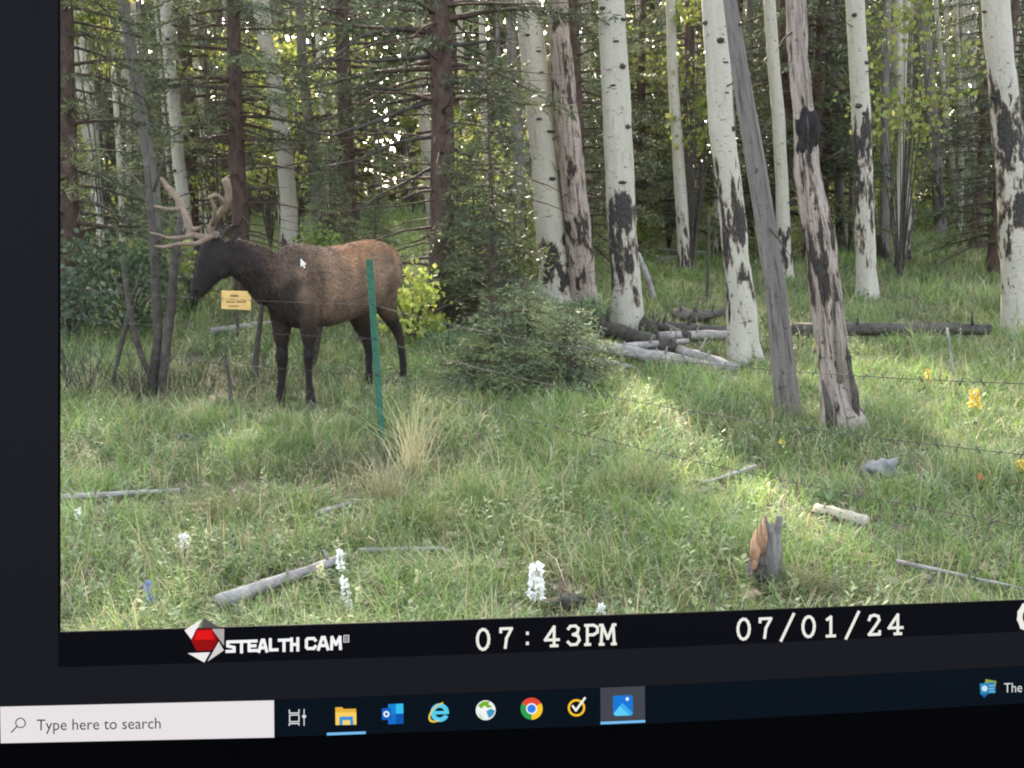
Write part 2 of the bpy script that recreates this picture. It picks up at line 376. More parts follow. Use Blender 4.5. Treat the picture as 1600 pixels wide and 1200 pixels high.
# ------------------------------------------------------------------ aspens whose trunks can be told apart
def aspen(px, label, mat=M_ASPEN, scar=1.6, D=None, H=11.0, crown=True, knots=(), group=None, n=18, rough=.06, flare=.30, seed=0, name='aspen_tree', topcut=None):
    """px: list of (x, y, full width in pixels) from the top of the picture down to the foot"""
    foot = px[-1]
    g = G(foot[0], foot[1]) if D is None else ground_at(foot[0], D)
    if D is None: D = g.y
    k = D / F
    ctrl = [(P(x, y, D), wd * k / 2) for x, y, wd in px][::-1]
    ctrl[0] = (Vector((g.x, g.y, g.z)), ctrl[0][1])
    # carry on above the picture in the same lean, straightening
    p1, r1 = ctrl[-1]; p0, _ = ctrl[0]; d = (p1 - p0); d = d / max(.2, d.z)
    top = p1.copy(); z = p1.z; q = p1.copy()
    if not topcut:
        steps = 5
        for i in range(1, steps + 1):
            dz = (H - z) / steps; q = q + Vector((d.x * .6, d.y * .6 + .01, 1)) * dz
            ctrl.append((q.copy(), max(.02, r1 * (1 - .72 * i / steps))))
    # resample
    pts, rad, wear = [], [], []
    pts.append(ctrl[0][0] - Vector((0, 0, .12))); rad.append(ctrl[0][1] * 1.15); wear.append(.4); wmin = .62 if mat is M_ASPEN_BROWN else (.15 if mat is M_ASPEN_GREY else -.6)
    for (a, ra), (b, rb) in zip(ctrl, ctrl[1:]):
        L = (b - a).length; m = max(1, int(L / (.09 if a.z < 4 else .6)))
        for i in range(m):
            t = i / m; pp = a.lerp(b, t); h = pp.z - g.z
            wob = .012 * min(1, h)
            pp = pp + Vector((wob * mnoise.noise((seed, h * 1.3, 0)), wob * mnoise.noise((seed, h * 1.3, 9)), 0))
            pts.append(pp); rad.append(ra + (rb - ra) * t)
            u_ = h / max(.3, scar); wv = (.30 + .3 * mnoise.noise((seed * 7.7, 0, 0)) + .8 * min(1, u_ / (.35 + .3 * (seed * .37 % 1))) + .25 * mnoise.noise((seed * 3.3, h * 2.5, 1)) if u_ < .75 else 1.0 - (u_ - .75) * 5.0)
            wear.append(max(wmin, min(1.0, wv)) if scar > 0 else wmin)
    pts.append(ctrl[-1][0]); rad.append(ctrl[-1][1]); wear.append(-.6)
    root = empty(name, g, label, 'tree', group)
    mb = MB(); mb.tube([p - g for p in pts], rad, n=n, rough=rough, seed=seed + 1, attr=wear, flare=flare)
    tw = random.Random(seed * 13 + 5)
    for q in range(5 if n > 10 else 2):                  # short dead side twigs
        j = tw.randrange(len(pts) // 3, max(len(pts) // 3 + 1, len(pts) - 6)); a_ = tw.uniform(0, 6.28); d_ = Vector((math.cos(a_), math.sin(a_), tw.uniform(-.5, .5))); l_ = tw.uniform(.08, .45); p_ = pts[j] - g
        mb.tube([p_, p_ + d_ * (rad[j] + l_ * .5), p_ + d_ * (rad[j] + l_) + Vector((0, 0, tw.uniform(-.1, .12)))], [.011, .007, .002], n=5, caps=False, attr=[1.0] * 3)
    # limbs and crown above the picture
    if crown:
        cm, cl = (CROWN_A, CLA) if seed % 2 else (CROWN_B, CLB)
        cc = (pts[-1] - g) + Vector((0, 0, -.6))
        for i, c in enumerate(cl[:12]):
            e = Vector(c) + cc; s = (pts[-1] - g) + Vector((0, 0, min(-.3, c[2] - 1.4)))
            s = s if s.z > 3 else Vector((s.x, s.y, 3))
            mb.tube([s, s.lerp(e, .5) + Vector((0, 0, .1)), e], [.03, .02, .006], n=5, caps=False)
    t = mb.build('trunk', mat, root)
    if crown:
        c = place('crown', cm, M_LEAF, root); c.location = cc
    for (kx, ky, kw, kh) in knots:
        c = P(kx, ky, D)
        # find the trunk's surface towards the camera
        best = min(range(len(pts)), key=lambda i: abs(pts[i].z - c.z)); ax, rr = pts[best], rad[best]
        dx = max(-.95 * rr, min(.95 * rr, c.x - ax.x)); sp = Vector((ax.x + dx, ax.y - math.sqrt(max(1e-6, rr * rr - dx * dx)), c.z))
        kb = MB(); kb.ball(sp - g, kw * k / 2, .35 * kw * k, kh * k / 2, rough=.5, seed=kx, sub=2)
        if kw > 9: kb.tube([sp - g + Vector((0, .01, 0)), sp - g + Vector((dx * .3, -.012, .006))], [kh * k * .36, kh * k * .2], n=7)
        kb.build('knot', M_KNOT, root)
    return root, D, pts, rad

A = {}
A['twin_left'] = aspen([(824, 0, 38), (836, 110, 40), (851, 250, 42), (858, 330, 46), (868, 420, 52), (872, 474, 58)], 'white aspen at the left of a touching pair, its foot behind the spruce bush', scar=1.15, seed=1,
    knots=((832, 11, 11, 9), (824, 58, 9, 4), (845, 116, 8, 3), (841, 83, 9, 3), (862, 280, 11, 6), (842, 188, 10, 4), (858, 207, 13, 4)))
A['twin_right'] = aspen([(872, 0, 30), (874, 60, 32), (882, 150, 36), (892, 250, 38), (902, 340, 40), (908, 420, 42), (912, 476, 48)], 'peeling brown aspen touching the right side of a white aspen', M_ASPEN_BROWN, scar=1.5, seed=2)
A['center'] = aspen([(955, 0, 39), (961, 120, 42), (966, 220, 44), (970, 320, 45), (976, 420, 45), (982, 512, 52)], 'thick white aspen with a column of black bark patches, logs at its foot', scar=2.0, seed=3,
    knots=((941, 16, 12, 6), (971, 33, 12, 6), (970, 107, 12, 7), (978, 200, 12, 7), (970, 286, 14, 5), (956, 136, 10, 3), (960, 68, 10, 3)))
A['thin'] = aspen([(1001, 0, 16), (1002, 60, 16), (1006, 120, 17), (1012, 200, 17), (1022, 270, 18), (1032, 362, 19)], 'slender white aspen standing behind the thick one, pale log beside its foot', scar=.9, seed=4, knots=((1003, 160, 8, 5), (1004, 194, 6, 4)))
A['mid_right'] = aspen([(1115, 0, 36), (1121, 80, 37), (1127, 200, 38), (1138, 280, 39), (1146, 350, 40), (1155, 440, 42), (1163, 563, 50)], 'white aspen stripped to tan wood at its foot, log ends meeting it', scar=2.35, seed=5,
    knots=((1122, 66, 12, 8), (1101, 38, 9, 7), (1142, 203, 10, 8), (1130, 100, 10, 3), (1132, 147, 8, 3)))
A['grey'] = aspen([(1140, 0, 20), (1152, 80, 24), (1166, 170, 28), (1182, 260, 30), (1196, 350, 31), (1212, 450, 33), (1222, 560, 36), (1232, 655, 42)], 'smooth grey dead trunk leaning left, standing close in front of the white aspens', M_ASPEN_GREY, scar=0, seed=6, crown=False, H=8)
A['thin_b'] = aspen([(1202, 0, 18), (1210, 110, 19), (1217, 200, 19), (1222, 290, 20), (1225, 380, 21), (1228, 438, 24)], 'slim white aspen between the grey dead trunk and the scarred one', scar=1.1, seed=7)
A['scarred'] = aspen([(1243, 0, 30), (1247, 90, 30), (1254, 170, 32), (1262, 260, 36), (1272, 340, 40), (1285, 430, 44), (1296, 520, 46), (1308, 600, 50), (1322, 676, 70)], 'rough peeling trunk with a long black wound and split bark at its foot', M_ASPEN_BROWN, scar=2.0, seed=8, rough=.15, flare=.5, n=24)
A['thin_c'] = aspen([(1296, 0, 14), (1303, 80, 14), (1308, 160, 15), (1310, 260, 15), (1316, 392, 17)], 'thin grey aspen just behind the trunk with the black wound', M_ASPEN_GREY, scar=1.2, seed=9)
A['right'] = aspen([(1336, 0, 27), (1342, 110, 27), (1347, 220, 27), (1350, 300, 28), (1353, 400, 30), (1355, 466, 36)], 'white aspen with black patches down its whole height on the open slope', scar=3.3, seed=10,
    knots=((1331, 26, 8, 6), (1350, 100, 10, 5), (1338, 167, 12, 8), (1346, 179, 8, 6)))
A['far_right'] = aspen([(1440, 0, 16), (1449, 90, 16), (1458, 180, 17), (1464, 270, 17), (1470, 368, 20)], 'grey aspen with a blackened foot in front of the sunlit thin stems', M_ASPEN_GREY, scar=1.9, seed=11)
A['edge'] = aspen([(1555, 0, 40), (1564, 100, 41), (1574, 200, 43), (1582, 300, 45), (1589, 410, 47), (1594, 520, 54)], 'stout pale aspen with large black blotches at the right end of the stand', scar=3.7, seed=12, knots=((1549, 152, 11, 6), (1530, 20, 10, 4)))
# left of the picture
aspen([(192, 0, 17), (205, 80, 18), (218, 160, 18), (232, 240, 18), (243, 320, 19), (255, 470, 21)], 'greyish aspen rising behind the dark twin stems', M_ASPEN_GREY, D=13.5, scar=1.2, seed=13)
aspen([(128, 0, 15), (136, 120, 16), (148, 220, 17), (158, 300, 17), (168, 420, 19)], 'pale aspen near the left end of the stand', D=16, scar=1.0, seed=14)
aspen([(258, 0, 15), (265, 90, 16), (272, 170, 18), (279, 240, 18), (288, 330, 19), (300, 450, 21)], 'straight pale aspen behind the antlers', D=15, scar=.8, seed=15, knots=((264, 63, 6, 5), (276, 267, 7, 5)))
aspen([(298, 0, 9), (306, 90, 9), (316, 190, 10), (322, 260, 10), (332, 430, 12)], 'thin aspen stem between the antlers and the spruce', D=19, scar=.5, seed=16)
aspen([(404, 0, 22), (414, 60, 22), (430, 130, 24), (443, 220, 25), (450, 300, 25), (456, 390, 28)], 'bluish white aspen rising behind the neck of the elk', D=16.5, scar=.9, seed=17)
aspen([(176, 100, 8), (184, 200, 8), (190, 330, 9), (196, 430, 10)], 'very thin leaning aspen stem at the left of the stand', D=20, scar=.4, seed=18)
aspen([(318, 40, 11), (326, 200, 12), (334, 330, 12), (340, 440, 14)], 'thin dull aspen stem behind the ear of the elk', M_ASPEN_GREY, D=18, scar=.6, seed=19)
for i, (xt, xb, wd) in enumerate(((1462, 1496, 7), (1492, 1511, 8), (1503, 1522, 6), (1515, 1530, 6), (1478, 1484, 6), (1400, 1408, 5), (1412, 1416, 6), (1425, 1421, 5))):
    aspen([(xt, 0, wd), ((xt + xb) / 2, 180, wd), (xb, 352, wd + 2)], 'very thin white stem in the far group at the right of the slope', D=25 + (i * 1.7) % 5, scar=.2, seed=30 + i, n=8, group='thin white stems on the far slope', crown=(i % 2 == 0))
for i, (xt, xb, wd) in enumerate(((196, 206, 8), (208, 220, 8), (190, 196, 7))):
    aspen([(xt, 0, wd), ((xt + xb) / 2, 150, wd), (xb, 400, wd + 2)], 'far thin white stem seen between the left spruces', D=24 + i * 1.3, scar=.2, seed=50 + i, n=8, group='thin white stems behind the left spruces', crown=False)

# the black wound on the scarred trunk
def wound():
    root, D, pts, rad = A['scarred']; g = root.location; k = D / F
    c = P(1256, 206, D); best = min(range(len(pts)), key=lambda i: abs(pts[i].z - c.z)); ax = pts[best]
    c = Vector((ax.x, ax.y - rad[best] * .72, c.z)) - g
    mb = MB(); mb.ball(c + Vector((0, .016, 0)), 17 * k, .05, 39 * k, rough=.6, seed=4.4, sub=4); mb.build('wound', mat_mottle('charred_wood', (.006, .006, .006), (.035, .03, .028), scale=30, stretch=(1, 1, .3), bump=1), root)
    mb = MB(); mb.tube([c + Vector((-.02, -.056, .10)), c + Vector((-.014, -.068, .02)), c + Vector((-.006, -.062, -.10))], [.002, .005, .002], n=6, rough=.4); mb.build('bare_wood', M_DARKWOOD, root)
    # split bark at the foot
    for i, (a, b, r) in enumerate((((1300, 470), (1306, 590), 7), ((1318, 560), (1332, 662), 6), ((1278, 590), (1290, 672), 6))):
        p, q = P(*a, D), P(*b, D); p.y -= .10; q.y -= .13
        mb = MB(); mb.tube([p - g, p.lerp(q, .5) - g + Vector((.01, -.02, 0)), q - g + Vector((0, .02, -.02))], [.008, r * k, r * k * .8], n=7, rough=.3, seed=i); mb.build('bark_strip', (M_DARKWOOD if i != 0 else M_ASPEN_BROWN), root)
wound()

# ------------------------------------------------------------------ spruces
TALL_T, TALL_C = spruce_parts('tall_spruce', 13, .17, .7, 2.0, 170, dead=6, seed=3, lim=6.5, twig=.12, needle=.085)
TALL2_T, TALL2_C = spruce_parts('tall_spruce_b', 12, .16, 1.6, 1.7, 150, dead=22, seed=8, lim=6.5, twig=.12, needle=.085)
BARE_T, BARE_C = spruce_parts('bare_spruce', 13, .17, 2.7, 2.0, 110, dead=60, seed=12, dead_lo=.5, lim=6.5, twig=.12, needle=.08)
SMALL_T, SMALL_C = spruce_parts('small_spruce', 3.0, .045, .55, .60, 100, bright=.95, dead=6, seed=21, twig=.07, needle=.055, dead_lo=.15)
SMALL2_T, SMALL2_C = spruce_parts('small_spruce_b', 2.2, .04, .12, .8, 110, bright=1.2, seed=23, twig=.07, needle=.055)
BUSH_T, BUSH_C = spruce_parts('bush', 1.0, .022, .04, .62, 62, seed=31, twig=.055, needle=.042, bright=1.7)
KIND = {'tall': (TALL_T, TALL_C), 'tall2': (TALL2_T, TALL2_C), 'bare': (BARE_T, BARE_C), 'small': (SMALL_T, SMALL_C), 'small2': (SMALL2_T, SMALL2_C)}
def spruce(kind, x, y, s, rz, label, group=None, sz=None):
    tm, cm = KIND[kind]; g = Vector((x, y, gz(x, y)))
    root = empty('spruce_tree', g, label, 'tree', group); root.scale = (s, s, sz or s); root.rotation_euler = (0, 0, rz)
    place('trunk', tm, M_SPBARK, root); place('crown', cm, M_NEEDLE, root); return root
def spx(kind, px, D, s, rz, label, group=None, sz=None): return spruce(kind, (px - 800) / F * D, D, s, rz, label, group, sz)
big = spx('bare', 692, 12.6, 1.0, .4, 'spruce with reddish trunk and long dead lower limbs reaching left')
for i, (pl_, wd) in enumerate((([(676, 52), (620, 44), (562, 58), (520, 92), (484, 104)], 9), ([(676, 88), (620, 92), (560, 96), (500, 90), (470, 112)], 8), ([(676, 132), (620, 140), (566, 136), (520, 146), (470, 140)], 6), ([(676, 158), (630, 172), (570, 196), (520, 212), (480, 204), (462, 176)], 8),
        ([(676, 214), (620, 222), (560, 250), (500, 262)], 7), ([(700, 72), (750, 66), (806, 60)], 8), ([(676, 20), (600, 8), (540, -6)], 8), ([(676, 262), (640, 282), (590, 306), (560, 330)], 6), ([(560, 58), (530, 30), (510, 4)], 4), ([(520, 92), (500, 130), (470, 150)], 4), ([(700, 240), (735, 262), (770, 270)], 5))):
    Dk = 12.6; k_ = Dk / F; inv = Matrix.Rotation(-.4, 3, 'Z'); pts_ = []
    for j, (x, y) in enumerate(pl_):
        q = P(x, y, Dk - .12 * j + .05 * math.sin(i * 2 + j)); pts_.append(inv @ (q - Vector(big.location)))
    fine_ = []; fr_ = []
    for j in range(len(pts_) - 1):
        for t_ in (0, .5): fine_.append(pts_[j].lerp(pts_[j + 1], t_) + Vector((0, 0, .02 * mnoise.noise((i, j + t_, 3))))); fr_.append(wd * k_ / 2 * (1 - .75 * (j + t_) / (len(pts_) - 1)))
    fine_.append(pts_[-1]); fr_.append(.004)
    lb_ = MB(); lb_.tube(fine_, fr_, n=6, rough=.2, seed=i)
    for q in range(9):
        j = 1 + (q * 3 + i) % (len(fine_) - 2); e = fine_[j] + Vector((math.sin(q * 2.1 + i) * .18, math.cos(q * 3.7) * .2, math.sin(q * 1.3 + i * 2) * .22 - .05)); lb_.tube([fine_[j], fine_[j].lerp(e, .5) + Vector((0, 0, .02)), e], [.006, .004, .0015], n=4, caps=False)
    lb_.build('dead_limb', M_DARKWOOD, big)
spx('small', 768, 11.2, 1.05, 1.1, 'young spruce with a bare lower stem between the elk and the paired aspens')
spx('small2', 742, 12.2, .95, 2.4, 'bushy young spruce beside the reddish spruce trunk')
spx('tall', 118, 12.5, .8, .2, 'dark dense spruce at the left end of the stand')
spx('tall2', 300, 17.5, .95, 2.0, 'tall dark spruce behind the antlers')
spx('bare', 380, 14.8, .8, 4.0, 'spruce of grey dead twigs behind the ear of the elk')
spx('tall2', 545, 17, .95, 1.2, 'spruce behind the back of the elk')
spx('tall', 905, 17, .8, 3.2, 'dark spruce filling the gap behind the paired aspens')
spx('small', 520, 13.2, .75, 3.0, 'little spruce just over the back of the elk')
spx('tall', 1070, 20, .8, 5.0, 'spruce with drooping dark branches behind the slender aspen')
spx('tall2', 1262, 20, .9, .9, 'spruce standing behind the trunk with the black wound')
spx('tall', 1410, 27, .9, 2.2, 'sunlit spruce on the far slope')
spx('tall', 1545, 17.5, .72, 1.5, 'dark spruce behind the stout blotched aspen')
spx('small2', 590, 14.5, .7, .5, 'low spruce seedling behind the rump of the elk')

# the low bush in the middle
def bush(px, py, w_px, h_px, label, seed, n=26, name='spruce_bush'):
    g = G(px, py); k = g.y / F; rs = np.random.default_rng(seed)
    root = empty(name, g, label, 'bush'); mb = MB(); C, Ax, LL, CC = [], [], [], []
    W, Hh = w_px * k / 2, h_px * k
    for b in range(n):
        a = b * 2.39996; f = (b + .5) / n; el = .12 + 1.15 * (1 - f) ** 1.0
        L = (W * math.cos(el) + Hh * math.sin(el) * .95) * rs.uniform(.7, 1.1)
        d = Vector((math.cos(a) * math.cos(el), .8 * math.sin(a) * math.cos(el), math.sin(el)))
        pts = [d * (L * t) + Vector((0, 0, -.22 * L * t * t * math.cos(el) + .03 * math.sin(t * 5 + b))) for t in np.linspace(0, 1, 7)]
        mb.tube(pts, [.016 * (1 - .9 * t) for t in np.linspace(0, 1, 7)], n=5, caps=False)
        side = d.cross(Vector((0, 0, 1))).normalized(); upv = side.cross(d)
        bc = np.array((.115, .165, .080)) * rs.uniform(.7, 1.25)
        for t in np.linspace(.22, 1, int(L / .045)):
            i = t * 6; q = min(5, int(i)); pt = pts[q].lerp(pts[q + 1], i - q)
            for sg in (-1, 1):
                ph = rs.uniform(-.9, .9); td = (side * sg * math.cos(ph) + upv * math.sin(ph) + d * .8).normalized(); l2 = (.05 + .26 * (1.05 - t)) * rs.uniform(.6, 1.2)
                nn = max(3, int(l2 / .017)); ts = rs.uniform(0, 1, nn); C.append(np.array(pt) + np.array(td) * (ts * l2)[:, None])
                ax = np.array(td) * .85 + rs.normal(size=(nn, 3)) * .6; ax /= np.linalg.norm(ax, axis=1)[:, None]
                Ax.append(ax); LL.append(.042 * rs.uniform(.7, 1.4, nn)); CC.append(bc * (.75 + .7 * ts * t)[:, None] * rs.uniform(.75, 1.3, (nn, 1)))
    C, Ax, LL, CC = map(np.concatenate, (C, Ax, LL, CC))
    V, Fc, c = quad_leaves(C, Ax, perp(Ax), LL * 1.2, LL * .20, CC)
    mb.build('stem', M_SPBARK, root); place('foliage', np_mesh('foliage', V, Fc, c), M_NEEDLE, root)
def wide_bush():
    g = G(820, 612); root = empty('spruce_bush', g, 'low wide green spruce bush in the grass right of the elk', 'bush')
    for i, (dx, dy, sx, sz, rz) in enumerate(((-.34, .10, .95, .78, .3), (.30, .05, .98, .68, 2.1), (.02, .30, 1.0, .98, 4.0), (.52, .35, .8, .72, 1.0), (-.05, -.18, .8, .5, 5.1))):
        z = gz(g.x + dx, g.y + dy) - g.z
        for nm_, me, m in (('stem', BUSH_T, M_SPBARK), ('foliage', BUSH_C, M_NEEDLE)):
            o = place(nm_, me, m, root); o.location = (dx, dy, z); o.scale = (sx, sx, sz); o.rotation_euler = (.12 * math.sin(i * 2), .15 * math.cos(i * 3), rz)
wide_bush()
bush(905, 520, 90, 60, 'small spruce shoot at the foot of the paired aspens', 5, n=16)
bush(700, 560, 90, 40, 'small green spruce shoot between the elk and the wide bush', 8, n=16)

# leafy shrubs, brighter, in the gaps of the stand
def shrub(px, D, rx, rz, label, seed, cols=YG, n=1300, leaf=.06, lift=None, group=None):
    g = ground_at(px, D); me, cl = aspen_crown('leafy_shrub_leaves', n, rx, rz, seed, cols, leaf, 18)
    root = empty('leafy_shrub', g, label, 'shrub', group); mb = MB(); h = rz * .9 if lift is None else lift
    for c in cl: e = Vector(c) + Vector((0, 0, h)); mb.tube([(0, 0, -.05), (e.x * .4, e.y * .4, e.z * .5), e], [.014, .01, .004], n=5, caps=False)
    mb.build('stem', M_DARKWOOD, root); o = place('foliage', me, M_LEAF, root); o.location = (0, 0, h)
LIT_YG = [(.22, .26, .06), (.28, .30, .08), (.17, .22, .05), (.32, .30, .10)]  # sunlit leaves: the sun's brightness is put into these colours
shrub(645, 11.4, .36, .42, 'bright yellow green shrub behind the rump of the elk', 1, [(.34, .38, .08), (.42, .42, .12), (.26, .32, .07)], 1500)  # sunlight on this shrub put into still brighter leaf colours
shrub(1058, 24, .8, .8, 'yellow leaved shrub behind the slender aspen', 2, LIT_YG)
shrub(990, 21, .5, .5, 'bright leaved shrub by the foot of the slender aspen', 3, LIT_YG)
shrub(300, 13.6, .28, .5, 'pale green sapling in front of the nose of the elk', 4, LIT_YG, 700)
shrub(505, 12.6, .5, .6, 'green leafy shrub rising over the back of the elk', 6)
shrub(105, 11.5, .7, .7, 'grey green shrub at the left end of the meadow', 7, [(.07, .10, .06), (.10, .13, .08)])
shrub(200, 12.0, .6, .55, 'dull green shrub behind the dark twin stems', 8, [(.07, .10, .05), (.09, .12, .06)])
shrub(1405, 27, 1.2, .9, 'sunlit shrub on the far slope', 9, LIT_YG, 1500, .09)
shrub(1290, 23, .9, .8, 'yellow green shrub behind the trunk with the black wound', 10, LIT_YG, 1300, .08)
shrub(800, 16, .6, .5, 'yellow green shrub behind the young spruce', 11, LIT_YG)
shrub(345, 17, .5, 2.2, 'tall bright leaved sapling by the thin aspen stem', 12, LIT_YG, 900, .07, 2.8)
shrub(520, 21, .9, 2.6, 'bright leaved sapling seen through the dead limbs', 13, LIT_YG, 1500, .08, 3.0)
shrub(1000, 23, .8, 2.4, 'yellow leaved young aspen between the white trunks', 14, LIT_YG, 1600, .085, 2.8)
shrub(1400, 30, 1.5, 3.0, 'yellow leaved young aspen on the far slope', 15, LIT_YG, 2400, .10, 3.4)

LAND = [(60, 'behind the dark dense spruce'), (200, 'behind the dark twin stems'), (300, 'behind the antlers'), (430, 'behind the bluish white aspen'), (560, 'behind the back of the elk'), (690, 'behind the reddish spruce trunk'),
        (790, 'behind the young spruce'), (880, 'behind the paired aspens'), (970, 'behind the thick white aspen'), (1040, 'behind the slender white aspen'), (1130, 'behind the stripped aspen'), (1215, 'behind the grey dead trunk'), (1280, 'behind the trunk with the black wound'),
        (1350, 'behind the aspen on the open slope'), (1460, 'behind the aspen with blackened foot'), (1580, 'behind the stout blotched aspen')]
def near_land(px): return min(LAND, key=lambda q: abs(q[0] - px))[1]
# the stand going on behind: trees one can tell apart
rs = random.Random(5)
for i in range(46):
    D = 20 + 28 * (i / 46) + rs.uniform(-1, 1); px = rs.uniform(-60, 1660); x = (px - 800) / F * D
    kd = rs.choice(['tall', 'tall2', 'bare', 'bare']); wl = near_land(px)
    lb = {'tall': 'dense dark', 'tall2': 'loose dark', 'bare': 'half bare'}[kd] + ' spruce deep in the stand ' + wl
    spruce(kd, x, D, rs.uniform(.7, 1.25), rs.uniform(0, 6.28), lb, 'spruces deep in the stand')
def bg_aspen_mesh(seed):
    mb = MB(); pts = [Vector((-.05 * z + .06 * mnoise.noise((seed, z * .5, 0)), .05 * mnoise.noise((seed, z * .5, 5)), z)) for z in np.linspace(-.2, 11, 24)]
    mb.tube(pts, [.10 * (1 - .75 * i / 23) for i in range(24)], n=9, rough=.06, seed=seed, attr=[1.2 - i * .25 if i < 8 else -.5 for i in range(24)]); return mb.mesh('far_aspen_trunk'), pts[-1]
FA = [bg_aspen_mesh(s) for s in (1, 2, 3)]
for i in range(104):
    D = 17 + 29 * (i / 104) + rs.uniform(-1, 1); px = rs.uniform(-40, 1640); x = (px - 800) / F * D
    g = Vector((x, D, gz(x, D))); root = empty('aspen_tree', g, ('thin white' if i % 4 else 'thin grey') + ' aspen stem deep in the stand ' + near_land(px), 'tree', 'aspens deep in the stand')
    s = rs.uniform(.45, 1.2); root.scale = (s, s, 1); root.rotation_euler = (rs.uniform(-.03, .03), rs.uniform(-.03, .03), rs.uniform(-.5, .5))
    me, tp = FA[i % 3]; place('trunk', me, M_ASPEN if i % 4 else M_ASPEN_GREY, root)
    if i % 2: c = place('crown', CROWN_A if i % 4 == 1 else CROWN_B, M_LEAF, root); c.location = tp - Vector((0, 0, 1.2))
# far wood that reads as one mass
def far_wood():
    n = 60000; r = np.random.default_rng(9); D = r.uniform(46, 60, n); x = (r.uniform(-.75, .75, n)) * D; z = r.uniform(-.5, 15, n) ** 1.0
    cl = np.sin(x * .9 + 2 * np.sin(D * .7)) + np.sin(x * .37 + z * .5); z = z + .5 * cl
    C = np.stack([x, D, z + 1.5], 1); Ax = r.normal(size=(n, 3)); Ax /= np.linalg.norm(Ax, axis=1)[:, None]
    cc = np.array([(.06, .08, .035), (.09, .11, .045), (.18, .20, .07), (.24, .24, .09)])[r.integers(0, 4, n)]
    V, Fc, c = quad_leaves(C, Ax, perp(Ax), r.uniform(.5, 1.1, n), r.uniform(.25, .5, n), cc)
    tag(place('far_wood', np_mesh('far_wood', V, Fc, c), M_NEEDLE), 'dense far woodland closing the view between the trunks', 'woodland', kind='stuff')
far_wood()
for i in range(26):
    D = 15.5 + 20 * i / 26 + rs.uniform(-.8, .8); px = (i * 617 + 130) % 1560 + 40; r_ = rs.uniform(.5, 1.1)
    shrub(px, D, r_ * .8, r_ * rs.uniform(1.0, 2.4), ['bright leaved', 'yellowish', 'pale green'][i % 3] + ' sapling deep in the stand ' + near_land(px), 100 + i, LIT_YG, 900, .075 + D * .001, rs.uniform(.8, 4.2), 'leafy saplings deep in the stand')

# ------------------------------------------------------------------ logs, sticks, stump
def log(a, b, r_px, label, mat=M_DEAD, name='fallen_log', lift=.5, D=None, knots=2, taper=.8, sag=0, cat='log', wear=0.0):
    A_, B_ = (G(*a), G(*b)) if D is None else (ground_at(a[0], D[0]), ground_at(b[0], D[1]))
    r = r_px * A_.y / F; n = max(6, int((B_ - A_).length / .18)); pts, rad = [], []
    sd = a[0]
    for i in range(n + 1):
        t = i / n; p = A_.lerp(B_, t); z = max(A_.z + (B_.z - A_.z) * t, gz(p.x, p.y) - r * .2)
        pts.append(Vector((p.x, p.y, z + r * lift)) + Vector((0, .5 * r * mnoise.noise((sd, t * 4, 0)), .4 * r * mnoise.noise((sd, t * 4, 7)))))
        rad.append(r * (1 + (taper - 1) * t))
    g = Vector((A_.x, A_.y, gz(A_.x, A_.y))); mb = MB(); mb.tube([p - g for p in pts], rad, n=14, rough=.20 if not wear else .10, seed=sd, attr=[wear] * len(pts))
    for q in range(knots):
        i = 1 + (q * 7 + int(sd)) % (n - 1); p = pts[i] - g; e = p + Vector((.3 * math.sin(sd + q), -.5, .8)).normalized() * r * (2.0 + q)
        mb.tube([p, e], [r * .3, r * .12], n=6)
    o = mb.build(name, mat); o.location = g; return tag(o, label, cat)
log((905, 548), (1062, 578), 11, 'grey log lying in front of the foot of the thick aspen', lift=1.0)
log((935, 522), (1048, 556), 13, 'rough brown log end pressed against the foot of the thick aspen', M_DARKWOOD, lift=1.0)
log((1000, 520), (1145, 528), 10, 'dark log running from the thick aspen to the stripped aspen', M_DARKWOOD, lift=1.0)
log((1030, 535), (1142, 532), 8, 'pale split log below the dark one', lift=1.1)
log((1010, 552), (1130, 580), 7, 'thin weathered pole half hidden in the grass by the stripped aspen')
log((1235, 528), (1545, 528), 11, 'long dark log lying straight across the grass behind the scarred trunk', M_DARKWOOD, lift=1.2, taper=.85)
log((1055, 500), (1112, 503), 12, 'short decayed log lump on the slope between two white aspens', mat_mottle('rotten_log', (.07, .06, .05), (.2, .17, .14), scale=14, bump=1), lift=.6)
log((1028, 398), (1112, 404), 5, 'pale far log beyond the slender aspen', lift=1.2)
log((1030, 412), (1090, 400), 4, 'thin far pole crossing the pale log', lift=1.0)
log((330, 525), (455, 508), 5, 'pale pole lying behind the front legs of the elk', lift=1.5)
log((88, 492), (178, 482), 5, 'pale far log at the left end of the meadow', lift=1.5)
log((120, 466), (240, 462), 5, 'far grey log behind the dark twin stems', lift=1.5)
log((250, 474), (330, 470), 6, 'pale rotten log under the nose of the elk', lift=1.3)
log((342, 962), (545, 888), 13, 'silver grey weathered log in the near grass beside white flowers', lift=1.6, taper=.7)
log((84, 790), (282, 776), 6, 'crooked grey branch on the near grass at the left', lift=1.9, taper=.5, knots=4, cat='branch', name='fallen_branch')
log((500, 812), (560, 792), 6, 'short grey branch in the grass below the green post', lift=1.7, taper=.5, cat='branch', name='fallen_branch')
log((1400, 893), (1600, 938), 4, 'thin pale branch arching through the near grass', lift=4, taper=.4, knots=1, cat='branch', name='fallen_branch')
log((560, 872), (690, 868), 5, 'thin pale stick in the near grass between the white flowers', lift=2.2, taper=.6, cat='branch', name='fallen_branch')
log((1180, 740), (1100, 765), 4, 'small dry branch above the broken stump', lift=2.6, taper=.4, cat='branch', name='fallen_branch')
log((1275, 806), (1352, 824), 11, 'short white aspen log with black rings in the grass', mat_aspen('ringed_log', (.52, .47, .36), (.36, .31, .22)), lift=.9, taper=.85, knots=1, wear=.62)
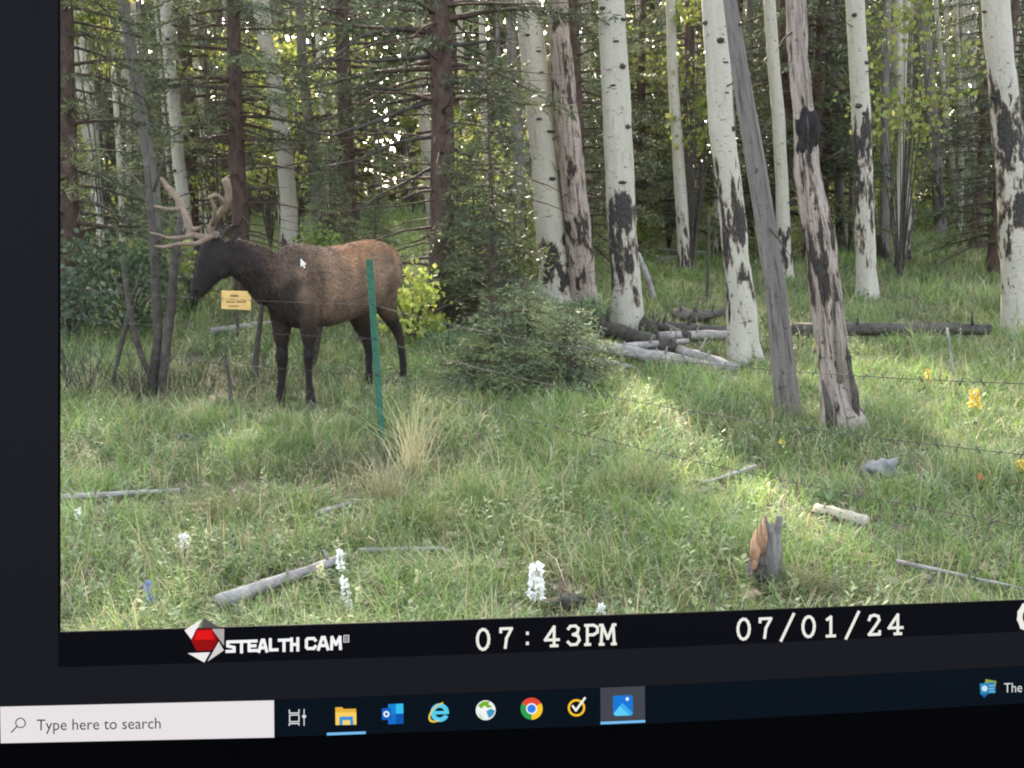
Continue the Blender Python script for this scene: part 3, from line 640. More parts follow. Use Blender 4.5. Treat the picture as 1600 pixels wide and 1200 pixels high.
log((950, 560), (1075, 548), 7, 'broken grey pole lying across the grey log', lift=2.2, taper=.6, knots=3)
log((985, 508), (1075, 536), 8, 'brown rotten pole slanting down to the split log', M_DARKWOOD, lift=1.4, taper=.7, knots=3)
log((1062, 556), (1150, 584), 9, 'barkless grey log end at the foot of the stripped aspen', lift=.9, taper=.9, knots=3)
log((900, 566), (985, 582), 6, 'pale branch in the grass right of the wide bush', lift=1.4, taper=.5, knots=4)
log((1080, 512), (1140, 498), 7, 'dark stubby pole leaning on the dark log', M_DARKWOOD, lift=2.0, knots=3)
def stick(pts_px, D, label, widths, mat=M_DARKWOOD, name='leaning_stick', cat='stick', parts=()):
    if D is None: D = G(*pts_px[-1]).y
    k = D / F; ps = [P(x, y, D) for x, y in pts_px]; gp = Vector((ps[-1].x, ps[-1].y, gz(ps[-1].x, ps[-1].y)))
    ps.append(gp - Vector((0, 0, .05))); ws = list(widths) + [widths[-1] * 1.1]
    mb = MB(); fine, fr = [], []
    for i in range(len(ps) - 1):
        for t in (0, .33, .66): fine.append(ps[i].lerp(ps[i + 1], t)); fr.append((ws[i] + (ws[i + 1] - ws[i]) * t) * k / 2)
    fine.append(ps[-1]); fr.append(ws[-1] * k / 2)
    mb.tube([p - gp for p in fine], fr, n=8, rough=.2, seed=pts_px[0][0])
    for a, b, wd in parts: mb.tube([P(*a, D) - gp, P((a[0] + b[0]) / 2 + 2, (a[1] + b[1]) / 2, D) - gp, P(*b, D) - gp], [wd * k / 2, wd * k * .4, wd * k * .15], n=6, rough=.2)
    o = mb.build(name, mat); o.location = gp; return tag(o, label, cat)
stick([(410, 468), (403, 530), (397, 590)], 9.3, 'dark leaning stick between the nose and the front legs of the elk', [8, 9, 11])
stick([(506, 470), (499, 520), (490, 572)], 9.9, 'dark leaning stick showing under the belly of the elk', [10, 9, 7])
stick([(228, 240), (236, 330), (243, 430), (247, 520), (240, 600)], 8.9, 'dark upright stem with a fork, left one of a pair at the meadow edge', [10, 12, 14, 15, 17], name='dead_sapling', cat='tree', parts=(((243, 330), (190, 250), 5), ((240, 300), (262, 210), 5)))
stick([(284, 330), (274, 400), (268, 470), (260, 540), (254, 602)], 8.85, 'dark stem without bark leaning right beside the forked one', [8, 14, 14, 14, 16], name='dead_sapling', cat='tree', parts=(((276, 395), (300, 320), 5),))
stick([(190, 400), (200, 470), (212, 530), (236, 596)], 8.8, 'thin crooked stem leaning left from the pair of dark stems', [5, 9, 9, 9], name='dead_sapling', cat='tree', parts=(((202, 480), (222, 410), 6), ((197, 470), (168, 420), 4)))
stick([(206, 470), (194, 520), (178, 590)], 8.95, 'thin stem crossing the crooked one', [7, 8, 7], name='dead_sapling', cat='tree')
stick([(996, 396), (1010, 430), (1024, 472)], None, 'grey pole leaning against the foot of the thick aspen', [9, 10, 9], M_DEAD)
stick([(1108, 335), (1107, 400), (1106, 435)], 14.5, 'thin dead stem behind the stripped aspen', [3, 4, 5], M_DARKWOOD, 'dead_sapling', 'tree')
stick([(352, 555), (358, 590), (362, 640)], 8.3, 'thin dead twig standing before the front legs of the elk', [4, 6, 7], parts=(((356, 580), (342, 545), 4),))
stick([(1480, 512), (1486, 560), (1490, 590)], 9.2, 'thin dead stem in the grass right of the scarred trunk', [3, 3.5, 4], M_DEAD)
# broken stump
def stump():
    g = G(1192, 915); k = g.y / F; root = empty('broken_stump', g, 'broken grey stump with orange rotten wood on its left side', 'stump')
    n = 20; V = MB(); rows = 9; pts = []
    b = len(V.v)
    for i in range(rows):
        for j in range(n):
            a = 2 * math.pi * j / n; top = (78 + 36 * math.sin(a * 1.0 + 2.6) + 16 * math.sin(a * 4.3 + 1) + 10 * math.sin(a * 9)) * k
            r = (27 - 5 * i / rows) * k * (1 + .14 * math.sin(a * 5 + i * .3) + .10 * math.sin(a * 9 + i * .5) + .10 * mnoise.noise((a * 2, i * .7, 2))) * (1.35 if i == 0 else 1)
            V.v.append(Vector((math.cos(a) * r, math.sin(a) * r, -.06 + (top + .06) * i / (rows - 1)))); V.attr.append(0)
    for i in range(rows):
        for j in range(n):
            a = 2 * math.pi * j / n; q = V.v[b + (rows - 1) * n + j] * 1.0
            if i == 0: pass
    for j in range(n):                                   # hollow inside
        q = V.v[b + (rows - 1) * n + j]; V.v.append(Vector((q.x * .55, q.y * .55, q.z * .72))); V.attr.append(0)
    for i in range(rows):
        for j in range(n):
            j2 = (j + 1) % n; V.f.append((b + i * n + j, b + i * n + j2, b + (i + 1) * n + j2, b + (i + 1) * n + j)); V.uv.append(((0, 0),) * 4); V.mi.append(0)
    V.f.append(tuple(b + rows * n + j for j in range(n))); V.uv.append(((0, 0),) * n); V.mi.append(0)
    V.build('trunk', mat_mottle('weathered_stump', (.07, .06, .055), (.26, .23, .21), (.38, .35, .32), scale=30, stretch=(1, 1, .22), bump=1, dist=.03, bscale=60), root)
    OR = mat_mottle('rotten_orange_wood', (.22, .11, .06), (.46, .28, .17), (.55, .40, .28), scale=22, stretch=(1, 1, .3), bump=1)
    for i, (x, y0, y1, wd) in enumerate(((-20, 40, 100, 6), (-14, 58, 112, 5), (-24, 44, 92, 5), (-8, 60, 124, 4), (-22, 30, 70, 5), (-27, 50, 84, 3))):
        mb = MB(); mb.tube([Vector((x * k, -.07, y0 * k)), Vector((x * k * 1.05, -.085, (y0 + y1) / 2 * k)), Vector((x * k * .95, -.05, y1 * k))], [wd * k * .7, wd * k, wd * k * .3], n=9, rough=.5, seed=i + 3); mb.build('rotten_wood', OR, root)
    mb = MB(); mb.ball((-10 * k, -.075, 30 * k), 12 * k, .03, 14 * k, rough=.4, sub=2); mb.build('rot_hollow', M_KNOT, root)
stump()
# grey rocks / clods
for i, (px, py, rp, m, lb) in enumerate(((1380, 745, 28, mat_mottle('grey_stone', (.12, .115, .11), (.26, .25, .24), scale=12, bump=.8), 'grey lichen covered rock in the grass right of the stump'), (288, 690, 13, M_KNOT, 'black clod of earth in the grass below the elk'), (322, 684, 9, M_KNOT, 'smaller black clod of earth beside the larger one'),
        (1440, 715, 11, M_KNOT, 'dark clod of earth beside the grey rock'), (890, 950, 22, M_KNOT, 'dark hollow clod beside the tall white flower'))):
    g = G(px, py); mb = MB(); mb.ball((0, 0, rp * g.y / F * .35), rp * g.y / F, rp * g.y / F * .8, rp * g.y / F * .65, rough=.7, seed=i * 3.3, sub=3)
    o = mb.build('rock' if i == 0 else 'earth_clod', m); o.location = g; tag(o, lb, 'rock' if i == 0 else 'clod')

# ------------------------------------------------------------------ fence: green steel post and barbed wires
M_GREEN = mat_mottle('green_post_paint', (.018, .075, .045), (.035, .12, .075), (.06, .10, .07), scale=16, rough=.55, bump=.2)
M_WIRE = mat_plain('rusty_wire', (.05, .042, .038), .7, .4)
M_WIRE2 = mat_plain('galvanised_wire', (.35, .35, .35), .5, .7)
pb = G(597, 690); ptop = P(577, 405, pb.y)
def t_post(base, top, label):
    root = empty('fence_post', base, label, 'fence post'); d = (top - base); u = d.normalized(); x = Vector((1, .25, 0)); x = (x - u * x.dot(u)).normalized(); y = u.cross(x)
    mb = MB(); mb.smooth = False; c = d * .5 - u * .1; L = d + u * .2
    mb.box(c, x * .048, y * .007, L); mb.box(c + y * .0225, x * .007, y * .038, L)
    mb.build('bar', M_GREEN, root)
    for i in range(14):
        st = MB(); st.smooth = False; st.box(d * (.12 + .86 * i / 13) - y * .008, x * .014, y * .010, u * .014); st.build('stud', M_GREEN, root)
    return root
t_post(pb, ptop, 'green steel fence post standing before the flank of the elk')
endr = Vector((2.25, 3.1, 0)); endr.z = gz(endr.x, endr.y); endl = Vector((-5.6, 9.8, 0)); endl.z = gz(endl.x, endl.y)
t_post(endr, endr + Vector((0, 0, 1.3)), 'green steel fence post beside the near end of the wires'); t_post(endl, endl + Vector((0, 0, 1.3)), 'green steel fence post at the far end of the wires')
def wire(h, sag, label, hl, up):
    a = pb + (ptop - pb) * (h / (ptop - pb).length) + Vector((0, -.012, 0)); b = endr + Vector((-.01, 0, h + up)); pts = []
    for i in range(33):
        t = i / 32; p = b.lerp(a, t); pts.append(p - Vector((0, 0, sag * 4 * t * (1 - t))))
    c = endl + Vector((0, -.01, hl))
    for i in range(1, 25):
        t = i / 24; p = a.lerp(c, t); pts.append(p - Vector((0, 0, .05 * 4 * t * (1 - t))))
    mb = MB(); mb.tube([p - pb for p in pts], [.0019] * len(pts), n=5)
    for i in range(2, len(pts) - 2):
        for q in (0, .5):
            p = pts[i].lerp(pts[i + 1], q) - pb; s = (i * 1.7 + q * 9)
            for e in ((.3, .2, 1), (-.3, .6, -.8)):
                v = Vector((e[0], e[1] * math.sin(s), e[2] * math.cos(s))).normalized() * .018; mb.tube([p - v, p + v], [.0018, .001], n=4)
    o = mb.build('barbed_wire', M_WIRE); o.location = pb; tag(o, label, 'wire', 'barbed wires of the fence')
wire(.98, .13, 'uppermost barbed wire strung from the green post', .98, .10); wire(.74, .11, 'middle barbed wire strung from the green post', .72, .07); wire(.48, .08, 'lowest barbed wire strung from the green post', .46, .05)
# yellow sign far behind
def sign():
    D = 11.6; k = D / F; x0 = (369 - 800) / F * D; g = Vector((x0, D, gz(x0, D))); c = P(369, 469, D) - g
    root = empty('yellow_sign', g, 'small yellow sign with dark print beneath the neck of the elk', 'sign')
    mb = MB(); mb.smooth = False; mb.box(c, (46 * k, 0, -.012), (0, .012, 0), (.01, 0, 29 * k)); mb.build('board', mat_mottle('yellow_paint', (.55, .33, .09), (.70, .46, .17), scale=14, bump=.1, rough=.5), root)
    st = MB(); st.tube([Vector((0, .03, -.1)), Vector((0, .03, c.z + .05))], [.02, .018], n=8, rough=.1); st.build('stake', M_DARKWOOD, root)
    inkm = mat_plain('sign_ink', (.22, .13, .05), .8)
    for (dx, dy, wd, hh) in ((-2, 7, 13, 3.2), (-9, -2.5, 14, 2), (8, -2.5, 15, 2.2), (-4, -9, 16, 1.6)):
        mb = MB(); mb.smooth = False; mb.box(c + Vector((dx * k, -.0085, dy * k)), (wd * k, 0, -.003), (0, .004, 0), (0, 0, hh * k)); mb.build('print', inkm, root)
sign()
# ------------------------------------------------------------------ the elk
def make_elk():
    D0 = 8.42
    h = Vector((-.574, -.819, 0)); lf = Vector((.819, -.574, 0)); Z = Vector((0, 0, 1))
    SF = Vector((-1.75, 8.52, 0)); SH = SF - h * .86
    base = Vector((-1.5, 8.95, 0)); base.z = gz(base.x, base.y)
    root = empty('elk', base, 'bull elk with velvet antlers standing in the grass, head lowered to the left', 'elk')
    mb = MB(); ST = []                           # ST: (point, colour) used to colour the hide
    TAN, RUST, DARK, BLACK, BELLY = (.235, .150, .098), (.30, .165, .088), (.030, .020, .016), (.014, .011, .010), (.085, .052, .034)
    def loft(stations, cols=None, n=20):
        """stations: (centre, half height along 'up', half width along 'side', side vector)"""
        b = len(mb.v); k = len(stations)
        for i, (c, hh, hw, sv) in enumerate(stations):
            t = (Vector(stations[min(i + 1, k - 1)][0]) - Vector(stations[max(i - 1, 0)][0])).normalized()
            s = (Vector(sv) - t * t.dot(Vector(sv))).normalized(); u = s.cross(t)
            if u.z < -0.2 or (abs(u.z) <= .2 and u.x < 0): u = -u
            for j in range(n):
                a = 2 * math.pi * j / n
                mb.v.append(Vector(c) + u * (math.cos(a) * hh) + s * (math.sin(a) * hw)); mb.attr.append(0)
        for i in range(k - 1):
            for j in range(n):
                j2 = (j + 1) % n; mb.f.append((b + i * n + j, b + i * n + j2, b + (i + 1) * n + j2, b + (i + 1) * n + j)); mb.uv.append(((0, 0),) * 4); mb.mi.append(0)
        for i in (0, k - 1):
            mb.f.append(tuple(b + i * n + j for j in range(n))); mb.uv.append(((0, 0),) * n); mb.mi.append(0)
    # trunk: position along the body, top, bottom, half width
    tr = [(-.27, 1.27, 1.05, .09), (-.22, 1.37, .98, .16), (-.12, 1.425, .90, .205), (0, 1.445, .86, .225), (.14, 1.43, .81, .222), (.30, 1.405, .765, .228), (.46, 1.39, .735, .245),
          (.62, 1.388, .72, .25), (.76, 1.40, .715, .238), (.88, 1.425, .72, .215), (.98, 1.41, .735, .20), (1.07, 1.34, .78, .175), (1.15, 1.24, .86, .13), (1.20, 1.14, .94, .08)]
    loft([(SH + h * s + Z * ((a + b) / 2), (a - b) / 2, w_, lf) for s, a, b, w_ in tr], n=24)
    for s, a, b, w_ in tr:
        for sd in (-1, 1):
            p = SH + h * s + lf * (w_ * sd)
            f = max(0, min(1, (s - .74) / .30))      # darker towards the chest
            back = Vector(RUST if s < .55 else TAN).lerp(Vector(DARK), f * .7)  # rusty rump and back also carry warm light from above in their colour
            ST.append((p * 1 + Z * (a - .05), back)); ST.append((SH + h * s + Z * a, back))
            ST.append((p + Z * (a * .55 + b * .45), Vector(TAN).lerp(Vector(DARK), f)))
            ST.append((p + Z * (a * .22 + b * .78), Vector(TAN).lerp(Vector(DARK), max(f, .25))))
            ST.append((SH + h * s + Z * b, Vector(BELLY).lerp(Vector(DARK), f)))
    ST.append((SH - h * .25 + Z * 1.2, Vector((.26, .17, .10)))); ST.append((SH - h * .22 + lf * .14 + Z * 1.15, Vector((.22, .14, .085))))
    # neck
    side0 = lf; yv = Vector((.25, -.97, 0))
    neck = [(SF + h * .02 + Z * 1.12, .275, .185, lf), (Vector((-1.87, 8.40, 1.135)), .245, .165, (lf + yv) / 2), (Vector((-1.985, 8.335, 1.155)), .205, .14, yv),
            (P(402, 418, 8.29), .178, .122, yv), (P(384, 408, 8.27), .158, .112, yv), (P(368, 402, 8.26), .150, .106, yv), (P(352, 398, 8.255), .13, .098, yv)]
    loft(neck)
    for c, a, b, s in neck[2:]: ST.append((Vector(c) + Z * a, Vector((.075, .050, .036)))); ST.append((Vector(c), Vector(DARK) * .85)); ST.append((Vector(c) - Z * a, Vector(DARK) * .7)); ST.append((Vector(c) + Vector(s) * b, Vector(DARK) * .95))
    # withers hump joining neck and back
    loft([(SF - h * .15 + Z * 1.26, .14, .13, lf), (SF + h * .0 + Z * 1.275, .145, .13, lf), (Vector((-1.88, 8.40, 1.24)), .13, .11, lf), (Vector((-1.99, 8.34, 1.23)), .10, .09, yv)], n=14)
    # head
    k = 8.25 / F
    hd = [(357, 384, 20, .085), (349, 390, 27, .096), (340, 400, 28.5, .100), (334, 411, 26.5, .094), (328, 422, 22.5, .082), (321, 434, 18.5, .068), (315, 444, 15.5, .060), (310, 453, 13.5, .056), (307, 460, 11, .048), (305, 465, 6, .03)]
    loft([(P(x, y, 8.25 - .06 * i / 9), r * k, w_, yv) for i, (x, y, r, w_) in enumerate(hd)], n=18)
    for x, y, r, w_ in hd: ST.append((P(x, y, 8.22), Vector(BLACK) * 1.25)); ST.append((P(x - r * .8, y - r * .3, 8.2), Vector(BLACK) * 1.2)); ST.append((P(x + r * .7, y + r * .5, 8.2), Vector(BLACK) * 1.5))
    # brow, cheek
    mb.ball(P(331, 385, 8.25), .07, .085, .06, sub=2); mb.ball(P(350, 420, 8.235), .085, .075, .075, sub=2)
    # legs: (pixel x, y, width px, depth, side half width factor)
    def leg(pts, hoof, lab):
        st = []
        for x, y, wd, D, ratio in pts:
            st.append((P(x, y, D), wd * D / F / 2, wd * D / F / 2 * ratio, Vector((.2, -.98, 0))))
        loft(st, n=14)
        for i, (x, y, wd, D, ratio) in enumerate(pts):
            if y > 490: ST.append((P(x, y, D), Vector(DARK) * (.85 if y < 540 else .55)))
        return
    fl = [(472, 425, 62, 8.42, .95), (474, 455, 60, 8.38, .95), (478, 480, 46, 8.36, .95), (482, 500, 29, 8.36, 1.1), (483, 525, 22, 8.37, 1.05), (483, 543, 17, 8.38, 1.05), (483, 556, 19.5, 8.37, 1.05), (482, 570, 13, 8.38, 1.0), (483, 595, 10, 8.38, 1.0), (484, 613, 12, 8.38, 1.0), (485, 622, 14, 8.37, 1.0), (486, 632, 12, 8.34, 1.0)]
    fr = [(444, 440, 50, 8.55, .9), (442, 475, 42, 8.52, .95), (441, 500, 29, 8.50, 1.05), (441, 525, 23, 8.48, 1.05), (441, 545, 17.5, 8.48, 1.05), (441, 559, 20, 8.46, 1.05), (441, 573, 13.5, 8.47, 1.0), (440, 598, 10.5, 8.47, 1.0), (439, 615, 13, 8.47, 1.0), (438, 624, 14, 8.46, 1.0), (437, 634, 12, 8.44, 1.0)]
    hl = [(588, 405, 60, 9.22, .85), (592, 430, 58, 9.22, .8), (596, 452, 48, 9.24, .8), (601, 472, 34, 9.30, .85), (607, 490, 24, 9.36, .85), (615, 505, 17, 9.44, .9), (621, 516, 15.5, 9.48, .95), (625, 530, 11.5, 9.48, 1), (628, 555, 10, 9.47, 1), (630, 572, 11, 9.46, 1), (630, 582, 12, 9.44, 1), (629, 592, 11, 9.42, 1)]
    hr = [(563, 425, 56, 9.30, .7), (560, 455, 54, 9.28, .75), (560, 480, 44, 9.26, .8), (563, 500, 33, 9.27, .8), (568, 516, 24, 9.32, .85), (574, 530, 17, 9.38, .9), (577, 541, 15.5, 9.40, .95), (577, 553, 12, 9.40, 1), (577, 575, 10.5, 9.39, 1), (577, 590, 11.5, 9.38, 1), (576, 598, 13, 9.37, 1), (575, 606, 11, 9.34, 1)]
    for L in (fl, fr, hl, hr): leg(L, None, None)
    for x, y, wd, D, ra in hl[:4]: ST.append((P(x + wd * .3, y, D - .1), Vector((.13, .085, .058)))); ST.append((P(x, y, D - .18), Vector(TAN)))
    for x, y, wd, D, ra in fl[:3]: ST.append((P(x, y, D - .18), Vector(TAN).lerp(Vector(DARK), .30)))
    for x, y, wd, D, ra in hr[:3]: ST.append((P(x, y, D), Vector(BELLY) * .7))  # shade on the inner right thigh is put into the hide colour
    # fuse into one body
    me = mb.mesh('elk_body_raw'); tmp = place('tmp_body', me, None)
    rm = tmp.modifiers.new('r', 'REMESH'); rm.mode = 'VOXEL'; rm.voxel_size = .011
    sm = tmp.modifiers.new('s', 'SMOOTH'); sm.factor = .5; sm.iterations = 6
    dg = bpy.context.evaluated_depsgraph_get(); body = bpy.data.meshes.new_from_object(tmp.evaluated_get(dg)); bpy.data.objects.remove(tmp)
    co = np.empty(len(body.vertices) * 3, np.float32); body.vertices.foreach_get('co', co); co = co.reshape(-1, 3)
    nm = np.empty(len(body.vertices) * 3, np.float32); body.vertices.foreach_get('normal', nm); nm = nm.reshape(-1, 3)
    # muscles: slight relief so that the hide is not a balloon
    disp = np.array([.012 * mnoise.noise((p[0] * 3.2, p[1] * 3.2, p[2] * 2.6)) + .007 * mnoise.noise((p[0] * 5, p[1] * 5, p[2] * 4)) for p in co]); co = co + nm * disp[:, None]
    body.vertices.foreach_set('co', (co - np.array(base)).astype(np.float32).ravel())
    sp = np.array([tuple(p) for p, c in ST]); sc = np.array([tuple(c) for p, c in ST])
    def hide(q):
        out = np.zeros((len(q), 3))
        for i in range(0, len(q), 4000):
            d2 = ((q[i:i + 4000, None] - sp[None]) ** 2).sum(2); w_ = 1 / (d2 + .002) ** 2.4; out[i:i + 4000] = (w_ @ sc) / w_.sum(1)[:, None]
        return out
    cc = hide(co); vn = np.array([mnoise.noise((p[0] * 9, p[1] * 9, p[2] * 5)) for p in co]); cc = cc * (1 + .16 * vn)[:, None]
    a = body.color_attributes.new('Col', 'FLOAT_COLOR', 'POINT'); c4 = np.ones((len(co), 4), np.float32); c4[:, :3] = cc; a.data.foreach_set('color', c4.ravel())
    body.polygons.foreach_set('use_smooth', [True] * len(body.polygons)); body.materials.clear()
    m, t, b = new_mat('elk_hide'); at = N(t, 'ShaderNodeAttribute', attribute_name='Col'); t.links.new(at.outputs['Color'], b.inputs['Base Color'])
    b.inputs['Roughness'].default_value = .75; b.inputs['Specular IOR Level'].default_value = .2; b.inputs['Sheen Weight'].default_value = .08
    tc = N(t, 'ShaderNodeTexCoord'); mp = N(t, 'ShaderNodeMapping'); mp.inputs['Scale'].default_value = (1, 1, .25); t.links.new(tc.outputs['Object'], mp.inputs[0])
    nz = N(t, 'ShaderNodeTexNoise'); nz.inputs['Scale'].default_value = 160; nz.inputs['Detail'].default_value = 3; t.links.new(mp.outputs[0], nz.inputs[0])
    bp = N(t, 'ShaderNodeBump'); bp.inputs['Strength'].default_value = .5; bp.inputs['Distance'].default_value = .004; t.links.new(nz.outputs[0], bp.inputs['Height']); t.links.new(bp.outputs[0], b.inputs['Normal'])
    place('body', body, m, root)
    # short coat
    r = np.random.default_rng(4); n = 110000; idx = r.integers(0, len(co), n); p0 = co[idx] + r.normal(size=(n, 3)) * .004; nn = nm[idx]
    flow = np.tile(np.array(-h) * .7 + np.array((0, 0, -.7)), (n, 1)); flow -= nn * (flow * nn).sum(1)[:, None]; flow /= (np.linalg.norm(flow, axis=1)[:, None] + 1e-6)
    ax = flow + nn * r.uniform(.08, .35, (n, 1)) + r.normal(size=(n, 3)) * .12; ax /= np.linalg.norm(ax, axis=1)[:, None]
    necky = np.clip((-1.82 - p0[:, 0]) / .15, 0, 1) * np.clip((p0[:, 0] + 2.22) / .1, 0, 1) * (p0[:, 2] < 1.25)
    ln = r.uniform(.012, .026, n) * (1 + 1.6 * necky) * np.where(p0[:, 2] < .62, .5, 1) * np.where(p0[:, 0] < -2.25, .55, 1)
    V, Fc, c = quad_leaves(p0 - np.array(base), ax, perp(ax), ln, r.uniform(.003, .006, n), cc[idx] * (r.uniform(.6, 1.45, (n, 1)) * (1 + .35 * vn[idx])[:, None]))
    place('coat', np_mesh('coat', V, Fc, c), m, root)
    # hooves, eye, ears, nostril, tail
    M_HOOF = mat_mottle('hoof', (.03, .026, .022), (.09, .08, .07), scale=30, bump=.3, rough=.5)
    for L in (fl, fr, hl, hr):
        x, y, wd, D, ra = L[-1]; p = P(x, y, D) - base; g = gz(p.x + base.x, p.y + base.y) - base.z; hb = MB()
        for s in (-1, 1):
            q = Vector((-.8, -.6, 0)).normalized(); sd = Vector((.6, -.8, 0)) * (.018 * s)
            hb.tube([p + sd * .6 + Vector((0, 0, .02)), p + sd + q * .012 + Vector((0, 0, -.03)), Vector((p.x, p.y, g)) + sd * 1.2 + q * .035 + Vector((0, 0, -.01))], [.026, .029, .032], n=9)
        hb.build('hoof', M_HOOF, root)
    eb = MB(); eb.ball(P(337, 403, 8.25 - .104) - base, .021, .015, .019, sub=2); eb.build('eye', mat_plain('elk_eye', (.012, .008, .006), .1), root)
    M_EAR = mat_mottle('ear_fur', (.02, .016, .014), (.06, .045, .035), scale=30, bump=.4)
    for i, (bx, by, tx, ty, D, dd) in enumerate(((356, 372, 379, 347, 8.17, -.05), (346, 371, 352, 352, 8.36, .14))):
        p, q = P(bx, by, D), P(tx, ty, D + dd); e = MB(); u = (q - p); L = u.length; u.normalize(); s = u.cross(Vector((0, 1, 0))).normalized(); nv = u.cross(s); ring = []
        for j in range(9):
            tt = j / 8; wv = .052 * math.sin(min(1, tt * 1.15 + .14) * math.pi) ** .7 + .004; c = p + u * (L * 1.05 * tt) - base
            ring.append([c + s * (wv * a) + nv * (.035 * (a * a - .5) * (1 - tt * .5) + o_) for a in (-1, -.5, 0, .5, 1) for o_ in (0,)] + [c + s * (wv * a * .9) + nv * (.035 * (a * a - .5) * (1 - tt * .5) + .010) for a in (1, .5, 0, -.5, -1)])
        b0 = len(e.v)
        for rr in ring: e.v += rr; e.attr += [0.0] * 10
        for j in range(8):
            for q_ in range(10):
                q2 = (q_ + 1) % 10; e.f.append((b0 + j * 10 + q_, b0 + j * 10 + q2, b0 + (j + 1) * 10 + q2, b0 + (j + 1) * 10 + q_)); e.uv.append(((0, 0),) * 4); e.mi.append(0)
        e.f.append(tuple(b0 + 80 + q_ for q_ in range(10))); e.uv.append(((0, 0),) * 10); e.mi.append(0)
        e.build('ear', M_EAR, root)
    tb = MB(); tp = SH - h * .26 + Z * 1.28 - base; tb.tube([tp + h * .08, tp - h * .03 + Z * -.02, tp - h * .055 + Z * -.09, tp - h * .05 + Z * -.16], [.03, .032, .028, .008], n=9, rough=.2)
    tb.build('tail', mat_mottle('tail_fur', (.10, .065, .04), (.22, .15, .09), scale=30, bump=.6), root)
    nb = MB(); nb.ball(P(306, 455, 8.135) - base, .014, .008, .010, sub=2); nb.build('nostril', mat_plain('nostril_skin', (.008, .006, .006), .9, 0, .05), root)
    # antlers in velvet
    M_VEL = mat_mottle('antler_velvet', (.11, .078, .055), (.23, .17, .125), (.32, .26, .20), scale=16, bump=.35, bscale=120, dist=.004, rough=.95)
    def antler(beams):
        ab = MB()
        for pts in beams:
            ps = [P(x, y, D) - base for x, y, wd, D in pts]; rs_ = [wd * (.92 - .14 * i_ / (len(pts) - 1)) * 8.3 / F / 2 for i_, (x, y, wd, D) in enumerate(pts)]
            fine, fr_ = [], []
            for i in range(len(ps) - 1):
                a0, a1, a2, a3 = ps[max(0, i - 1)], ps[i], ps[i + 1], ps[min(len(ps) - 1, i + 2)]
                for t_ in (0, .25, .5, .75):
                    fine.append(.5 * ((2 * a1) + (a2 - a0) * t_ + (2 * a0 - 5 * a1 + 4 * a2 - a3) * t_ ** 2 + (3 * a1 - a0 - 3 * a2 + a3) * t_ ** 3)); fr_.append(rs_[i] + (rs_[i + 1] - rs_[i]) * t_)
            u = (ps[-1] - ps[-2]).normalized()
            for q, kk in ((0, 1), (.5, .92), (.85, .6), (1.0, .15)): fine.append(ps[-1] + u * (rs_[-1] * q)); fr_.append(rs_[-1] * kk)
            ab.tube(fine, fr_, n=10, rough=.10, seed=pts[0][0])
        ab.build('antler', M_VEL, root)
    antler([[(335, 372, 12, 8.30), (318, 371, 12.5, 8.32), (301, 365, 13, 8.36), (294, 349, 14, 8.40), (288, 333, 13.5, 8.44), (280, 315, 13, 8.48), (270, 300, 13.5, 8.51), (263, 294, 13, 8.53)],
            [(284, 326, 9, 8.46), (272, 327, 8, 8.42), (258, 326, 6.5, 8.38), (243, 322, 5.5, 8.34)],
            [(296, 356, 9, 8.38), (305, 358, 9, 8.34), (313, 356, 7, 8.30)],
            [(306, 366, 9, 8.34), (286, 371, 8, 8.30), (264, 372, 7, 8.26), (248, 367, 6, 8.22), (236, 364, 5, 8.20)],
            [(262, 296, 8, 8.53), (258, 286, 8, 8.54), (252, 279, 6, 8.55)]])
    antler([[(341, 369, 12, 8.16), (330, 362, 12, 8.14), (334, 347, 12, 8.11), (345, 332, 12, 8.07), (355, 317, 12.5, 8.04), (357, 300, 13, 8.02), (353, 284, 15, 8.00)],
            [(352, 320, 9, 8.04), (345, 310, 8, 7.99), (336, 305, 7.5, 7.94), (327, 309, 7, 7.90)],
            [(332, 350, 8.5, 8.10), (335, 338, 8, 8.02), (335, 325, 7, 7.96), (330, 313, 6, 7.92)],
            [(332, 368, 10, 8.14), (318, 376, 9, 8.10), (304, 381, 8, 8.06), (282, 381, 7.5, 8.01), (258, 386, 7, 7.97), (244, 385, 5, 7.95)]])
make_elk()

